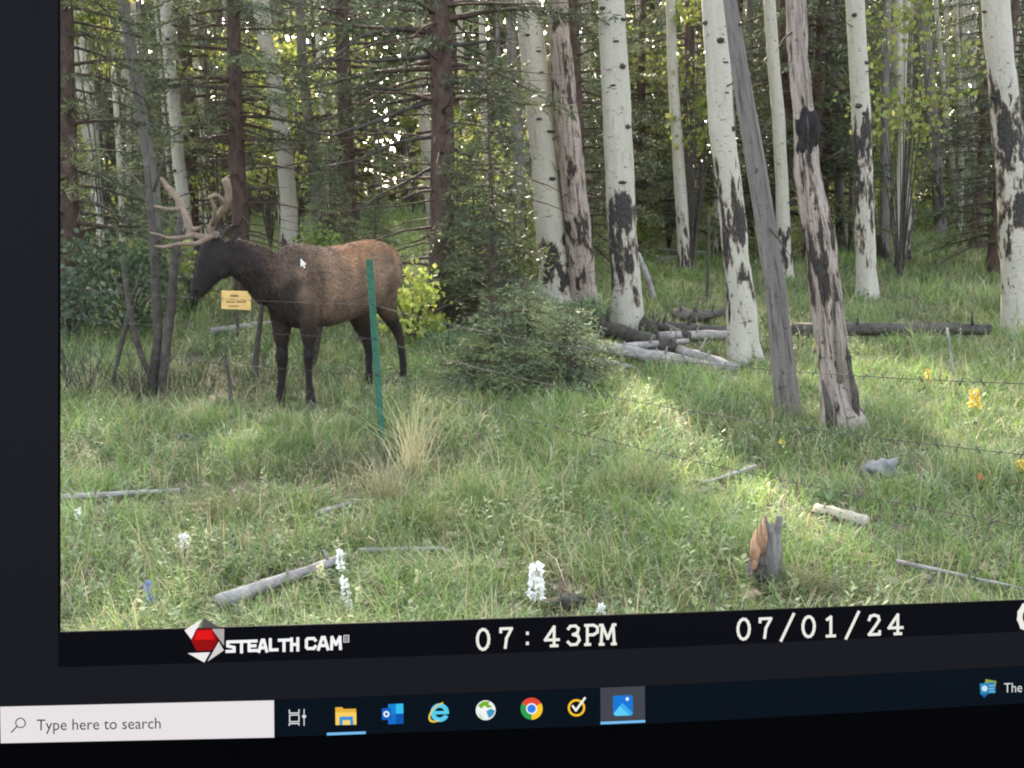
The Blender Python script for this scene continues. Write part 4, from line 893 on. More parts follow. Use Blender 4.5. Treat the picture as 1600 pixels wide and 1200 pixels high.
# ------------------------------------------------------------------ grass, weeds, litter (nobody could count these)
def vnoise(x, y, s, o):
    return np.array([mnoise.noise((a * s, b * s, o)) for a, b in zip(x, y)])
def scatter(n, y0, y1, pw, r):
    y = y0 + (y1 - y0) * r.uniform(0, 1, n) ** pw; x = r.uniform(-1, 1, n) * (.60 * y + 1.1); return x, y
GZ = {}
def gzs(x, y): return np.array([gz(a, b) for a, b in zip(x, y)])
def blades(x, y, hgt, wid, cols, r, lean=.35, bend=.5):
    n = len(x); z = gzs(x, y) - .01; a = r.uniform(0, 2 * np.pi, n); la = r.uniform(0, 2 * np.pi, n); ll = np.abs(r.normal(0, lean, n))
    d = np.stack([np.cos(la) * ll, np.sin(la) * ll, np.ones(n)], 1); d /= np.linalg.norm(d, axis=1)[:, None]
    s = np.stack([np.cos(a), np.sin(a), np.zeros(n)], 1); B = np.stack([x, y, z], 1)
    droop = np.stack([np.cos(la), np.sin(la), -.6 * np.ones(n)], 1) * (hgt * bend * r.uniform(.1, 1, n))[:, None]
    V = np.empty((n, 5, 3), np.float32); M = B + d * (hgt * .55)[:, None] + droop * .22; T = B + d * hgt[:, None] + droop
    V[:, 0] = B - s * (wid / 2)[:, None]; V[:, 1] = B + s * (wid / 2)[:, None]; V[:, 2] = M + s * (wid * .42)[:, None]; V[:, 3] = M - s * (wid * .42)[:, None]; V[:, 4] = T
    b = (np.arange(n) * 5)[:, None]; Fc = np.concatenate([b + [0, 1, 2], b + [0, 2, 3], b + [3, 2, 4]])
    C = np.repeat(cols[:, None, :], 5, axis=1) ; C[:, 4] *= 1.25
    return V.reshape(-1, 3), Fc, C.reshape(-1, 3)
GREEN = np.array([(.115, .185, .042), (.160, .225, .060), (.085, .145, .042), (.205, .240, .075), (.125, .190, .085)])
DRY = np.array([(.34, .30, .17), (.28, .24, .13), (.40, .36, .23)])
SAGE = np.array([(.16, .22, .10), (.21, .27, .14), (.11, .18, .06), (.25, .29, .13)])
LOWP = np.array([(p.x, p.y) for p in [o_.matrix_basis @ Vector(v_.co) for o_ in col.objects if o_.type == 'MESH' and o_.parent is None and o_.get('category') in ('log', 'branch', 'rock', 'clod') for v_ in list(o_.data.vertices)[::6]]]
               + [(G(a, b).x, G(a, b).y) for a, b in ((1192, 915), (440, 640), (486, 640), (577, 608), (630, 600), (838, 950), (540, 950))])
def short(x, y):
    out = np.ones(len(x))
    for i in range(0, len(x), 3000):
        d2 = ((x[i:i + 3000, None] - LOWP[None, :, 0]) ** 2 + ((y[i:i + 3000, None] + .10 - LOWP[None, :, 1]) ** 2) * .6).min(1)
        out[i:i + 3000] = .42 + .58 * np.clip((np.sqrt(d2) - .04) / .22, 0, 1)
    return out
def make_grass():
    r = np.random.default_rng(21)
    nc = 43000; cx, cy = scatter(nc, 2.7, 30, 1.55, r); pn = vnoise(cx, cy, .9, 2.2) + .5 * vnoise(cx, cy, 2.6, 5.5)
    keep = pn > r.uniform(-.9, -.3, nc); cx, cy, pn = cx[keep], cy[keep], pn[keep]
    tone = vnoise(cx, cy, .5, 9.1); m = 11; n = len(cx) * m
    far = np.clip((cy - 4) / 14, 0, 1)
    ch = (.09 + .13 * r.uniform(0, 1, len(cx)) ** 1.5 + .20 * np.clip(pn, 0, 1)) * (1 + .3 * far) * short(cx, cy); ci = r.integers(0, 5, len(cx)); dry = r.uniform(0, 1, len(cx)) < (.09 + .12 * np.clip(-tone, 0, 1))
    spread = .045 + .05 * far
    x = np.repeat(cx, m) + r.normal(size=n) * np.repeat(spread, m); y = np.repeat(cy, m) + r.normal(size=n) * np.repeat(spread, m)
    cols = GREEN[ci] * (1 + .6 * tone + .35 * np.clip(pn, -.6, .8))[:, None] * r.uniform(.8, 1.25, (len(cx), 1)); cols[dry] = DRY[r.integers(0, 3, dry.sum())]
    cols = np.repeat(cols, m, axis=0) * r.uniform(.75, 1.3, (n, 1)); mixd = r.uniform(0, 1, n) < .12; cols[mixd] = DRY[r.integers(0, 3, mixd.sum())] * .9
    hgt = np.repeat(ch, m) * r.uniform(.5, 1.25, n); wid = (.0045 + .006 * np.repeat(far, m)) * r.uniform(.7, 1.3, n)
    V, Fc, C = blades(x, y, hgt, wid, cols, r, .5, .85)
    tag(place('grass', np_mesh('grass', V, Fc, C), M_GRASS), 'green meadow grass mixed with dry blades under the trees', 'grass', kind='stuff')
    n = 30000; y = r.uniform(27, 48, n); x = r.uniform(-.62, .62, n) * y; V, Fc, C = blades(x, y, r.uniform(.15, .40, n), r.uniform(.02, .05, n), GREEN[r.integers(0, 5, n)] * r.uniform(.7, 1.2, (n, 1)), r, .5, .8)
    tag(place('far_grass', np_mesh('far_grass', V, Fc, C), M_GRASS), 'grass on the far slope between the distant trunks', 'grass', kind='stuff')
    # tall dry stalks here and there
    n = 2600; x, y = scatter(n, 2.8, 16, 1.2, r); V, Fc, C = blades(x, y, r.uniform(.15, .42, n) * short(x, y), r.uniform(.002, .004, n) * (1 + y / 12), DRY[r.integers(0, 3, n)] * r.uniform(.8, 1.2, (n, 1)), r, .25, .25)
    tag(place('dry_stalks', np_mesh('dry_stalks', V, Fc, C), M_GRASS), 'thin dry stalks scattered through the green grass', 'grass', kind='stuff')
    # broad leaved weeds
    npl = 9600; px_, py_ = scatter(npl, 2.8, 22, 1.45, r); k = vnoise(px_, py_, .7, 4.4); kp = k > r.uniform(-.6, .3, npl); px_, py_ = px_[kp], py_[kp]; npl = len(px_); m = 16; n = npl * m
    hh = r.uniform(.05, .17, npl) * (1 + py_ / 30) * short(px_, py_); f = np.tile(np.linspace(.1, 1, m), npl); z = gzs(px_, py_)
    la = r.uniform(0, 6.28, npl); ll = r.uniform(0, .35, npl)
    C0 = np.stack([np.repeat(px_ + 0, m) + np.repeat(np.cos(la) * ll * hh, m) * f, np.repeat(py_, m) + np.repeat(np.sin(la) * ll * hh, m) * f, np.repeat(z, m) + np.repeat(hh, m) * f], 1)
    an = np.tile(np.arange(m) * 2.4, npl) + np.repeat(r.uniform(0, 6, npl), m); el = r.uniform(.1, 1.0, n)
    ax = np.stack([np.cos(an) * np.cos(el), np.sin(an) * np.cos(el), np.sin(el)], 1); sd_ = np.stack([-np.sin(an), np.cos(an), np.zeros(n)], 1)
    L = r.uniform(.015, .040, n) * np.repeat(r.uniform(.7, 1.4, npl), m) * (1.15 - .5 * f) * (1 + np.repeat(py_, m) / 25); cols = np.repeat(SAGE[r.integers(0, 4, npl)] * r.uniform(.7, 1.25, (npl, 1)), m, axis=0) * r.uniform(.8, 1.2, (n, 1))
    V, Fc, C = quad_leaves(C0, ax, sd_, L, L * np.repeat(r.uniform(.28, .6, npl), m), cols)
    tag(place('weeds', np_mesh('weeds', V, Fc, C), M_GRASS), 'low broad leaved grey green weeds among the grass', 'weeds', kind='stuff')
    # litter
    n = 26000; x, y = scatter(n, 2.6, 26, 1.4, r); B = np.stack([x, y, gzs(x, y) + r.uniform(.004, .03, n)], 1); a = r.uniform(0, 6.28, n)
    ax = np.stack([np.cos(a), np.sin(a), r.normal(0, .15, n)], 1); sd_ = np.stack([-np.sin(a), np.cos(a), r.normal(0, .3, n)], 1); L = r.uniform(.02, .09, n)
    pal = np.array([(.10, .075, .05), (.20, .15, .10), (.30, .25, .18), (.06, .05, .04), (.16, .14, .11)])[r.integers(0, 5, n)]
    V, Fc, C = quad_leaves(B, ax, sd_, L, L * r.uniform(.15, .7, n), pal * r.uniform(.7, 1.2, (n, 1)))
    tag(place('leaf_litter', np_mesh('leaf_litter', V, Fc, C), M_LITTER), 'brown leaf litter and twigs on the soil', 'litter', kind='stuff')
make_grass()
# single clumps one can tell apart
def tuft(px, py, w_px, h_px, label, pal, seed, n=260, lean=.4, bend=.7, wid=.005, lift=0, name='grass_tuft'):
    g = G(px, py); k = g.y / F; r = np.random.default_rng(seed); s = w_px * k / 2
    x = g.x + r.normal(size=n) * s * .35; y = g.y + r.normal(size=n) * s * .3
    V, Fc, C = blades(x, y, h_px * k * r.uniform(.45, 1.1, n), wid * r.uniform(.6, 1.3, n), np.array(pal)[r.integers(0, len(pal), n)] * r.uniform(.8, 1.25, (n, 1)), r, lean, bend)
    o = place(name, np_mesh(name, V - np.array(g), Fc, C), M_GRASS); o.location = g; tag(o, label, 'grass')
PALE = [(.42, .37, .22), (.36, .32, .18), (.30, .29, .14)]
tuft(605, 790, 70, 150, 'arching pale dry grass clump at the foot of the green post', PALE, 1, 150, .55, .9, .004)
tuft(645, 745, 60, 190, 'tall pale dry grass clump right of the green post', PALE, 2, 120, .22, .5, .004)
tuft(345, 815, 150, 95, 'spreading yellowish grass tuft in the near meadow', [(.22, .21, .09), (.17, .18, .07), (.30, .26, .12)], 3, 372, 0.90, 1.0)
tuft(650, 830, 90, 100, 'bright green grass tuft in the near meadow', [(.15, .20, .06), (.20, .24, .08)], 4, 228, 0.65, 1.0)
tuft(760, 800, 130, 110, 'large fresh green grass tuft below the bush', [(.13, .19, .06), (.17, .22, .08)], 5, 312, 0.65, 1.0)
tuft(1000, 780, 160, 110, 'large yellow green grass tuft left of the broken stump', [(.18, .21, .08), (.22, .22, .09)], 6, 372, 0.65, 1.0)
tuft(520, 740, 110, 70, 'dull olive grass tuft left of the green post', [(.10, .12, .06), (.14, .14, .07)], 7, 252, 0.75, 1.0)
tuft(1255, 930, 140, 90, 'matted olive grass tuft right of the broken stump', [(.15, .16, .07), (.22, .20, .10)], 8, 312, 0.95, 1.0)
# bare shrubby twigs at the left
def twigs(px, py, w_px, h_px, label, seed, n=22):
    g = G(px, py); k = g.y / F; r = random.Random(seed); mb = MB()
    for i in range(n):
        b = Vector((r.uniform(-.25, .25) * w_px * k, r.uniform(-.1, .1), -.03)); e = b + Vector((r.uniform(-.5, .5) * w_px * k, r.uniform(-.2, .2), h_px * k * r.uniform(.5, 1)))
        mb.tube([b, b.lerp(e, .5) + Vector((r.uniform(-.03, .03), 0, .02)), e], [.006, .004, .001], n=4, caps=False)
        for q in range(3):
            t = r.uniform(.35, .9); s = b.lerp(e, t); mb.tube([s, s + Vector((r.uniform(-.12, .12), r.uniform(-.05, .05), r.uniform(.04, .16)))], [.003, .001], n=4, caps=False)
    o = mb.build('bare_shrub', M_DARKWOOD); o.location = g; tag(o, label, 'shrub')
twigs(120, 620, 110, 130, 'bare brown twiggy shrub at the left end of the meadow', 1); twigs(215, 622, 100, 80, 'bare twiggy shrub at the foot of the dark twin stems', 2, 26)
# flowers
M_PETW = mat_mottle('white_petals', (.72, .70, .62), (.85, .84, .80), scale=40, bump=.1, rough=.6)
M_PETY = mat_mottle('yellow_petals', (.62, .42, .05), (.75, .58, .14), scale=40, bump=.1, rough=.6)
M_PETC = mat_mottle('cream_petals', (.62, .56, .28), (.72, .68, .42), scale=40, bump=.1, rough=.6)
M_PETB = mat_mottle('blue_petals', (.10, .14, .40), (.20, .24, .52), scale=40, bump=.1, rough=.6)
M_PETO = mat_mottle('orange_petals', (.60, .18, .06), (.68, .30, .10), scale=40, bump=.1, rough=.6)
M_STEM = mat_plain('flower_stem', (.11, .16, .06), .7)
def flower(px, py, w_px, h_px, stalk_px, label, mat, seed, name='flower', petals=34):
    g = G(px, py + h_px / 2 + stalk_px); k = g.y / F; r = random.Random(seed); root = empty(name, g, label, 'flower')
    top = (stalk_px + h_px) * k; st = MB(); st.tube([(0, 0, -.03), (.005, 0, top * .5), (0, 0, top * .95)], [.004, .0035, .002], n=6)
    for i in range(5):
        a = i * 2.4; st.tube([(0, 0, top * .1 * i), (math.cos(a) * .04, math.sin(a) * .04, top * .1 * i + .03), (math.cos(a) * .08, math.sin(a) * .08, top * .1 * i + .02)], [.003, .006, .001], n=5)
    st.build('stem', M_STEM, root); rr_ = np.random.default_rng(seed); C, Ax, LL = [], [], []
    for i in range(petals):
        f = (i + .5) / petals; a = i * 2.39996 + r.uniform(-.5, .5); rr = w_px * k * .40 * (1 - .6 * f) * (.6 + .4 * math.sin(min(1, f * 3) * 1.57)) * r.uniform(.6, 1.15); z = stalk_px * k + h_px * k * (f + r.uniform(-.04, .04))
        e = max(.007, w_px * k * .36) * r.uniform(.6, 1.2); c = np.array((math.cos(a) * rr, math.sin(a) * rr, z)); out = np.array((math.cos(a), math.sin(a), r.uniform(-.4, .6)))
        for q in range(5): C.append(c); v = out * .6 + rr_.normal(size=3) * .75; Ax.append(v / np.linalg.norm(v)); LL.append(e * r.uniform(.6, 1.1))
    C, Ax, LL = np.array(C), np.array(Ax), np.array(LL); V, Fc, cc = quad_leaves(C, Ax, perp(Ax), LL, LL * .75, np.ones((len(C), 3)))
    place('petals', np_mesh('petals', V, Fc, cc), mat, root)
flower(838, 908, 30, 58, 18, 'tall white flower spike beside a dark clod in the near grass', M_PETW, 1, petals=60)
flower(938, 951, 17, 18, 16, 'single round white flower head right of the tall spike', M_PETW, 2, petals=22)
flower(532, 872, 15, 34, 40, 'white flower spike standing over the end of the silver log', M_PETW, 3)
flower(540, 918, 17, 36, 20, 'white flower spike in the grass before the silver log', M_PETW, 4)
flower(545, 948, 14, 24, 10, 'low white flower spike before the other spikes by the silver log', M_PETW, 5, petals=24)
flower(561, 932, 12, 34, 16, 'cream flower spike right of the white spikes by the silver log', M_PETC, 6)
flower(503, 890, 14, 22, 24, 'cream flower cluster over the silver log', M_PETC, 7, petals=24)
flower(288, 842, 17, 20, 20, 'lone white flower head below the yellowish tuft', M_PETW, 8, petals=24)
flower(124, 806, 12, 26, 14, 'white flower by the crooked grey branch', M_PETW, 9, petals=22)
flower(628, 926, 10, 22, 20, 'slim cream flower right of the silver log', M_PETC, 10, petals=22)
flower(655, 905, 16, 30, 24, 'yellowish flower spike right of the slim cream one', M_PETC, 11)
flower(233, 922, 15, 40, 20, 'blue lupine spike in the near grass', M_PETB, 12)
flower(1520, 622, 20, 28, 40, 'yellow flower cluster on the shaded right slope', M_PETY, 13, petals=26)
flower(1447, 586, 14, 18, 30, 'yellow flower beside the thin dead stem', M_PETY, 14, petals=16)
flower(1594, 727, 18, 18, 30, 'yellow flower by the right end of the middle wire', M_PETY, 15, petals=18)
flower(1222, 690, 12, 12, 14, 'small yellow flower at the foot of the grey dead trunk', M_PETY, 16, petals=12)
flower(1530, 744, 11, 10, 24, 'small orange flower on the right slope', M_PETO, 17, petals=12)

# ------------------------------------------------------------------ the computer monitor on its desk, through which the wood is seen
DM = 0.40
def S(px, py, lift=0.0):                     # point on the display's plane; lift = towards the viewer
    f = Vector((0, math.cos(PITCH), -math.sin(PITCH))); d = ray(px, py); d = d / d.dot(f)
    return Vector((0, 0, ZC)) + d * DM - f * lift
VF = Vector((0, math.cos(PITCH), -math.sin(PITCH))); VU = Vector((0, math.sin(PITCH), math.cos(PITCH)))
DESK_Z = 1.12; desk_base = Vector((.10, .52, gz(.1, .52)))
mon = empty('computer_monitor', Vector((S(1140, 1200).x, .47, DESK_Z)), 'black computer monitor with a lit taskbar, its screen showing the elk in the wood', 'monitor')
MO = Vector(mon.location)
EM = {}
def scr(c, s=1.0):                           # c in 0-255 display values
    key = (c, s)
    if key not in EM:
        lin = tuple(((q / 255 + .055) / 1.055) ** 2.4 if q > 10 else q / 255 / 12.92 for q in c)
        EM[key] = mat_screen('display_%d_%d_%d' % c, lin, s / (2 ** scene.view_settings.exposure))
    return EM[key]
def sheet(name, polys, cols, lift, parent, thick=0.0):
    """flat printed shapes on the display: polys of pixels, one colour each"""
    mb = MB(); mb.smooth = False; cl = list(dict.fromkeys(cols if isinstance(cols, list) else [cols]))
    for i, p in enumerate(polys):
        c = cols[i] if isinstance(cols, list) else cols
        area = sum(p[j][0] * p[(j + 1) % len(p)][1] - p[(j + 1) % len(p)][0] * p[j][1] for j in range(len(p)))
        q = p if area < 0 else p[::-1]
        mb.poly([S(x, y, lift + .00001 * i) - MO for x, y in q], cl.index(c))
    return mb.build(name, [scr(c) for c in cl], parent)
def curve(tab, x):
    return float(np.interp(x, [a for a, b in tab], [b for a, b in tab]))
PB = [(-60, 993), (92, 988), (560, 974), (1060, 958), (1600, 938), (2250, 912)]         # lower edge of the picture
CB = [(-60, 1046), (92, 1042), (560, 1028), (1060, 1010), (1600, 986), (2250, 955)]     # lower edge of the caption strip
TT = [(-60, 1105), (0, 1103), (430, 1093), (973, 1073), (1100, 1067), (1600, 1040), (2350, 996)]
TB = [(-60, 1162), (0, 1160), (430, 1151), (973, 1132), (1100, 1126), (1600, 1098), (2350, 1052)]
X0, X1, Y0 = -62, 2345, -230
XR = 2190; YT = -190                          # right and upper edges of the opening
# housing: bezel ring with depth
def bar(name, quad, mat, depth0, depth1, parent=None):
    mb = MB(); mb.smooth = False
    f = [S(*q, -depth0) - MO for q in quad]; b = [S(*q, -depth0) - MO + VF * (depth1 - depth0) for q in quad]; n = len(f)
    mb.poly(f[::-1]); mb.poly(b)
    for i in range(n): mb.poly([f[i], f[(i + 1) % n], b[(i + 1) % n], b[i]])
    return mb.build(name, mat, parent or mon)
M_BEZEL = mat_mottle('black_monitor_plastic', (.0006, .0006, .0009), (.001, .001, .0014), scale=60, bump=.05, rough=.5); M_BEZEL.node_tree.nodes['Principled BSDF'].inputs['Specular IOR Level'].default_value = .008
def strip(name, top, bot, x0, x1, c, lift, parent, step=60):
    xs = list(np.arange(x0, x1, step)) + [x1]; polys = []
    for a, b in zip(xs, xs[1:]): polys.append([(a, curve(top, a)), (b, curve(top, b)), (b, curve(bot, b)), (a, curve(bot, a))])
    mb = MB(); mb.smooth = False
    for p in polys: mb.poly([S(x, y, lift) - MO for x, y in p][::-1])
    return mb.build(name, scr(c), parent)
# lower body block behind the display strips, side and top bars
lowtop = [(x, curve(PB, x)) for x in (X0 - 40, 92, 560, 1060, 1600, XR, X1 + 40)]
def lower_block():
    mb = MB(); mb.smooth = False; q = lowtop + [(X1 + 40, 1180), (X0 - 40, 1300)]
    f = [S(*p, 0) - MO for p in q]; b = [v + VF * .0015 for v in f]; n = len(f)
    mb.poly(f[::-1]); mb.poly(b)
    for i in range(n): mb.poly([f[i], f[(i + 1) % n], b[(i + 1) % n], b[i]])
    return mb.build('lower_bezel', M_BEZEL, mon)
lower_block()
bar('side_bezel', [(X0 - 40, Y0 - 40), (92, Y0 - 40), (92, 988), (X0 - 40, curve(PB, X0 - 40))], M_BEZEL, 0, .0015)
bar('side_bezel', [(XR, Y0 - 40), (X1 + 40, Y0 - 40), (X1 + 40, curve(PB, X1 + 40)), (XR, curve(PB, XR))], M_BEZEL, 0, .0015)
bar('upper_bezel', [(92, Y0 - 40), (XR, Y0 - 40), (XR, YT), (92, YT)], M_BEZEL, 0, .0015)
for q in ([(X0 - 40, Y0 - 40), (X0 - 4, Y0 - 40), (X0 - 4, 1298), (X0 - 40, 1299)], [(X1 + 4, Y0 - 40), (X1 + 40, Y0 - 40), (X1 + 40, 1179), (X1 + 4, 1181)], [(X0 - 4, 1230), (X1 + 4, 1130), (X1 + 4, 1181), (X0 - 4, 1298)], [(X0 - 4, Y0 - 40), (X1 + 4, Y0 - 40), (X1 + 4, Y0 - 6), (X0 - 4, Y0 - 6)]):
    bar('back_frame', q, M_BEZEL, .0017, .022)
# lit display round the picture
APP = (22, 23, 28)
pl = sheet('viewer_margin', [[(X0, Y0), (91.5, Y0), (91.5, 990), (X0, 994)]], APP, .0004, mon)
cap = strip('caption_strip', PB, CB, 92, XR, (2, 3, 9), .0006, mon)
strip('viewer_margin', CB, TT, X0, X1, APP, .0004, mon)
sheet('viewer_margin', [[(X0, 993.5), (92, 988.2), (92, 1042), (X0, 1046)]], APP, .0004, mon)
task = strip('taskbar', TT, TB, X0, X1, (1, 11, 22), .0006, mon)
# stand and desk
def stand():
    mb = MB(); mb.smooth = False; c = S(1140, 1200) - MO; pz = Vector((0, .035, 0))
    mb.box(Vector((c.x, c.y + .018, (c.z) / 2 + .003)), (.07, 0, 0), (0, .03, 0), (0, 0, c.z + .006)); mb.build('stand', M_BEZEL, mon)
    mb = MB(); mb.smooth = False; mb.box(Vector((c.x, c.y + .02, .006)), (.26, 0, 0), (0, .17, 0), (0, 0, .012)); mb.build('stand_foot', M_BEZEL, mon)
stand()
dk = empty('standing_desk', desk_base, 'plain wooden standing desk beneath the monitor', 'desk')
M_DESK = mat_mottle('desk_wood', (.030, .018, .010), (.055, .034, .019), scale=5, stretch=(1, 12, 12), bump=.1, rough=.5)
mb = MB(); mb.smooth = False; mb.box((0, 0, DESK_Z - .015 - desk_base.z), (1.1, 0, 0), (0, .45, 0), (0, 0, .03)); mb.build('desk_top', M_DESK, dk)
for sx in (-.5, .5):
    for sy in (-.18, .18):
        gl = gz(desk_base.x + sx, desk_base.y + sy) - desk_base.z; mb = MB(); mb.smooth = False; zt = DESK_Z - .03 - desk_base.z
        mb.box((sx, sy, (zt + gl - .04) / 2), (.04, 0, 0), (0, .04, 0), (0, 0, zt - gl + .04)); mb.build('leg', M_BEZEL, dk)
# ---- shapes in pixels
def rot(pts, cx, cy, deg):
    a = R(deg); return [(cx + (x - cx) * math.cos(a) - (y - cy) * math.sin(a), cy + (x - cx) * math.sin(a) + (y - cy) * math.cos(a)) for x, y in pts]
def disc(cx, cy, r, n=28, a0=0, a1=360, r2=None):
    if r2 is None:
        if a1 - a0 >= 360: return [(cx + r * math.cos(R(a)), cy + r * math.sin(R(a))) for a in np.linspace(a0, a1, n, endpoint=False)]
        return [(cx, cy)] + [(cx + r * math.cos(R(a)), cy + r * math.sin(R(a))) for a in np.linspace(a0, a1, n)]
def ring(cx, cy, r0, r1, a0=0, a1=360, n=30, sx=1, sy=1, tilt=0):
    out = []; A_ = np.linspace(a0, a1, n)
    def pt(r, a):
        x, y = r * math.cos(R(a)) * sx, r * math.sin(R(a)) * sy; t = R(tilt); return (cx + x * math.cos(t) - y * math.sin(t), cy + x * math.sin(t) + y * math.cos(t))
    for a, b in zip(A_, A_[1:]): out.append([pt(r0, a), pt(r1, a), pt(r1, b), pt(r0, b)])
    return out
def stroke(pts, wd):
    out = []
    for i, ((x0, y0), (x1, y1)) in enumerate(zip(pts, pts[1:])):
        L = math.hypot(x1 - x0, y1 - y0) or 1; ux, uy = (x1 - x0) / L, (y1 - y0) / L; nx, ny = -uy * wd / 2, ux * wd / 2; e = wd * .35
        out.append([(x0 + nx - ux * e, y0 + ny - uy * e), (x1 + nx + ux * e, y1 + ny + uy * e), (x1 - nx + ux * e, y1 - ny + uy * e), (x0 - nx - ux * e, y0 - ny - uy * e)])
    return out
def text(name, body, x, y, height, slope, c, lift, parent, bold=0.0, sx=1.0, spacing=1.0, width=None):
    cu = bpy.data.curves.new('t', 'FONT'); cu.body = body; cu.size = 1; cu.offset = bold; cu.space_character = spacing; cu.resolution_u = 3
    ob = bpy.data.objects.new('t', cu); col.objects.link(ob); dg = bpy.context.evaluated_depsgraph_get(); me = bpy.data.meshes.new_from_object(ob.evaluated_get(dg)); bpy.data.objects.remove(ob)
    vs = np.array([v.co[:] for v in me.vertices]); x0, x1 = vs[:, 0].min(), vs[:, 0].max(); s = height / .7
    kx = (width / (x1 - x0)) if width else s * sx; sl = math.tan(R(slope))
    for v in me.vertices:
        u = (v.co.x - x0) * kx; q = S(x + u, y - v.co.y * s + u * sl, lift) - MO; v.co = q
    me.materials.clear(); me.materials.append(scr(c)); me.update(); return place(name, me, None, parent)
W_ = (236, 238, 240)
# caption: maker's mark and name
lg = lambda pts: [(260 + x / 4, 940 + y / 4) for x, y in pts]
sheet('emblem', [lg([(118, 175), (228, 105), (160, 232)]), lg([(240, 98), (342, 160), (222, 160)]), lg([(288, 166), (366, 166), (364, 272)]), lg([(332, 245), (364, 300), (262, 370)]), lg([(138, 318), (278, 312), (242, 376)]),
      lg([(190, 168), (290, 164), (326, 235), (290, 300), (194, 304), (160, 240)]), lg([(196, 178), (284, 174), (306, 232), (180, 236)])],
      [(245, 240, 240), (92, 84, 86), (176, 168, 168), (215, 208, 208), (240, 236, 236), (150, 6, 8), (225, 20, 18)], .0010, cap)
BL = {'S': [[(13, 3), (2.6, 3), (2.6, 9), (11.4, 11.5), (11.4, 17), (1, 17)]], 'T': [[(0, 3), (14, 3)], [(7, 3), (7, 19)]], 'E': [[(13, 3), (2.8, 3), (2.8, 17), (13, 17)], [(3, 10), (11.5, 10)]], 'A': [[(1.6, 19), (6, 2), (8.4, 2), (12.6, 19)], [(4, 13.4), (10.4, 13.4)]],
      'L': [[(2.8, 1), (2.8, 17), (12.6, 17)]], 'H': [[(2.8, 1), (2.8, 19)], [(11.4, 1), (11.4, 19)], [(3, 10), (11, 10)]], 'C': [[(13, 6), (11, 3), (4.2, 3), (2.6, 5), (2.6, 15), (4.2, 17), (11, 17), (13, 14)]], 'M': [[(2, 19), (2.6, 2), (7, 12.5), (11.6, 2), (12.2, 19)]]}
def block(word, x, y, wd, hh, slope):
    polys = []; cw = wd / len(word)
    for i, ch in enumerate(word):
        for st in BL[ch]:
            polys += stroke([(x + i * cw + u / 14.6 * cw, y - hh + v / 20 * hh + (i * cw + u / 14.6 * cw) * math.tan(R(slope))) for u, v in st], 4.7)
    sheet('maker_name', polys, (246, 246, 246), .0010, cap)
block('STEALTH', 354, 1020, 116, 21, -2.0); block('CAM', 476, 1015.8, 60, 22, -2.0)
sheet('registered_mark', stroke([(538, 992), (545.5, 991.7), (545.5, 1002), (538, 1002.3), (538, 992)], 1.3) + stroke([(540.3, 994.8), (543.4, 994.6), (543.4, 999.2), (540.3, 999.4), (540.3, 994.8)], .9), (220, 220, 220), .0010, cap)
# typewriter figures of the clock and the date, drawn in a 10 x 16 cell
OV = [(5 + 3.6 * math.cos(R(a)), 8 + 7.4 * math.sin(R(a))) for a in range(0, 361, 24)]
GL = {'0': [OV], '7': [[(1.6, 3.5), (1.6, 1), (8.4, 1), (5.2, 8), (4.4, 15)]], ':': [[(5, 4.6), (5, 5.6)], [(5, 12), (5, 13)]], '4': [[(6.4, 15), (6.4, 1), (1, 10.6), (9.2, 10.6)], [(4.4, 15), (8.4, 15)]],
      '3': [[(1.6, 3.2), (3, 1.2), (6.2, 1.1), (8, 3), (7.4, 6.2), (4.6, 7.4)], [(4.6, 7.4), (7.8, 8.6), (8.6, 11.6), (6.8, 14.6), (3.2, 14.8), (1.4, 12.6)]],
      'P': [[(2.2, 1), (2.2, 15)], [(.8, 1), (6.2, 1), (8.8, 2.6), (8.8, 6.2), (6.2, 8), (2.2, 8)], [(.8, 15), (4, 15)]], 'M': [[(.9, 15), (1.6, 1), (5, 11), (8.4, 1), (9.1, 15)], [(.2, 1), (1.6, 1)], [(8.4, 1), (9.8, 1)], [(0, 15), (2.4, 15)], [(7.6, 15), (10, 15)]],
      '/': [[(8.8, -.6), (1.2, 16.6)]], '1': [[(2.8, 3), (5.2, 1), (5.2, 15)], [(2.6, 15), (7.8, 15)]], '2': [[(1.6, 4.4), (2.6, 1.6), (5, .9), (7.6, 1.8), (8.2, 4.6), (6, 8.4), (1.6, 15), (8.4, 15), (8.5, 12.8)]],
      'C': [[(9, 4.2), (8.4, 1.8), (5.6, .7), (2.6, 2), (1.2, 5.4), (1, 9), (2, 13), (4.6, 15.2), (7.6, 14.8), (9.2, 12.4)]]}
def figures(name, chars, slope):
    polys = []
    for ch, x, y, wd, hh in chars:
        for st in GL[ch]:
            pts = [(x + (u - 5) / 10 * wd, y + (v - 8) / 16 * hh + (u - 5) / 10 * wd * math.tan(R(slope))) for u, v in st]
            polys += stroke(pts, 4.4 if hh < 40 else 8.5)
    sheet(name, polys, (240, 238, 230), .0010, cap)
figures('clock_figures', [('0', 755, 998, 25, 34), ('7', 791, 996, 25, 34), (':', 824, 994.5, 22, 34), ('4', 862, 993, 26, 34), ('3', 896, 991.5, 25, 34), ('P', 924, 990.5, 24, 34), ('M', 949, 990, 25, 34)], -2.0)
figures('date_figures', [('0', 1161, 982, 25, 34), ('7', 1195, 980.5, 25, 34), ('/', 1229, 979, 26, 38), ('0', 1262, 978, 25, 34), ('1', 1296, 977.5, 25, 34), ('/', 1330, 975.5, 26, 38), ('2', 1364, 975, 24, 34), ('4', 1397, 974, 26, 34)], -2.2)
figures('temperature_figures', [('C', 1609, 963, 44, 46)], -2.2)
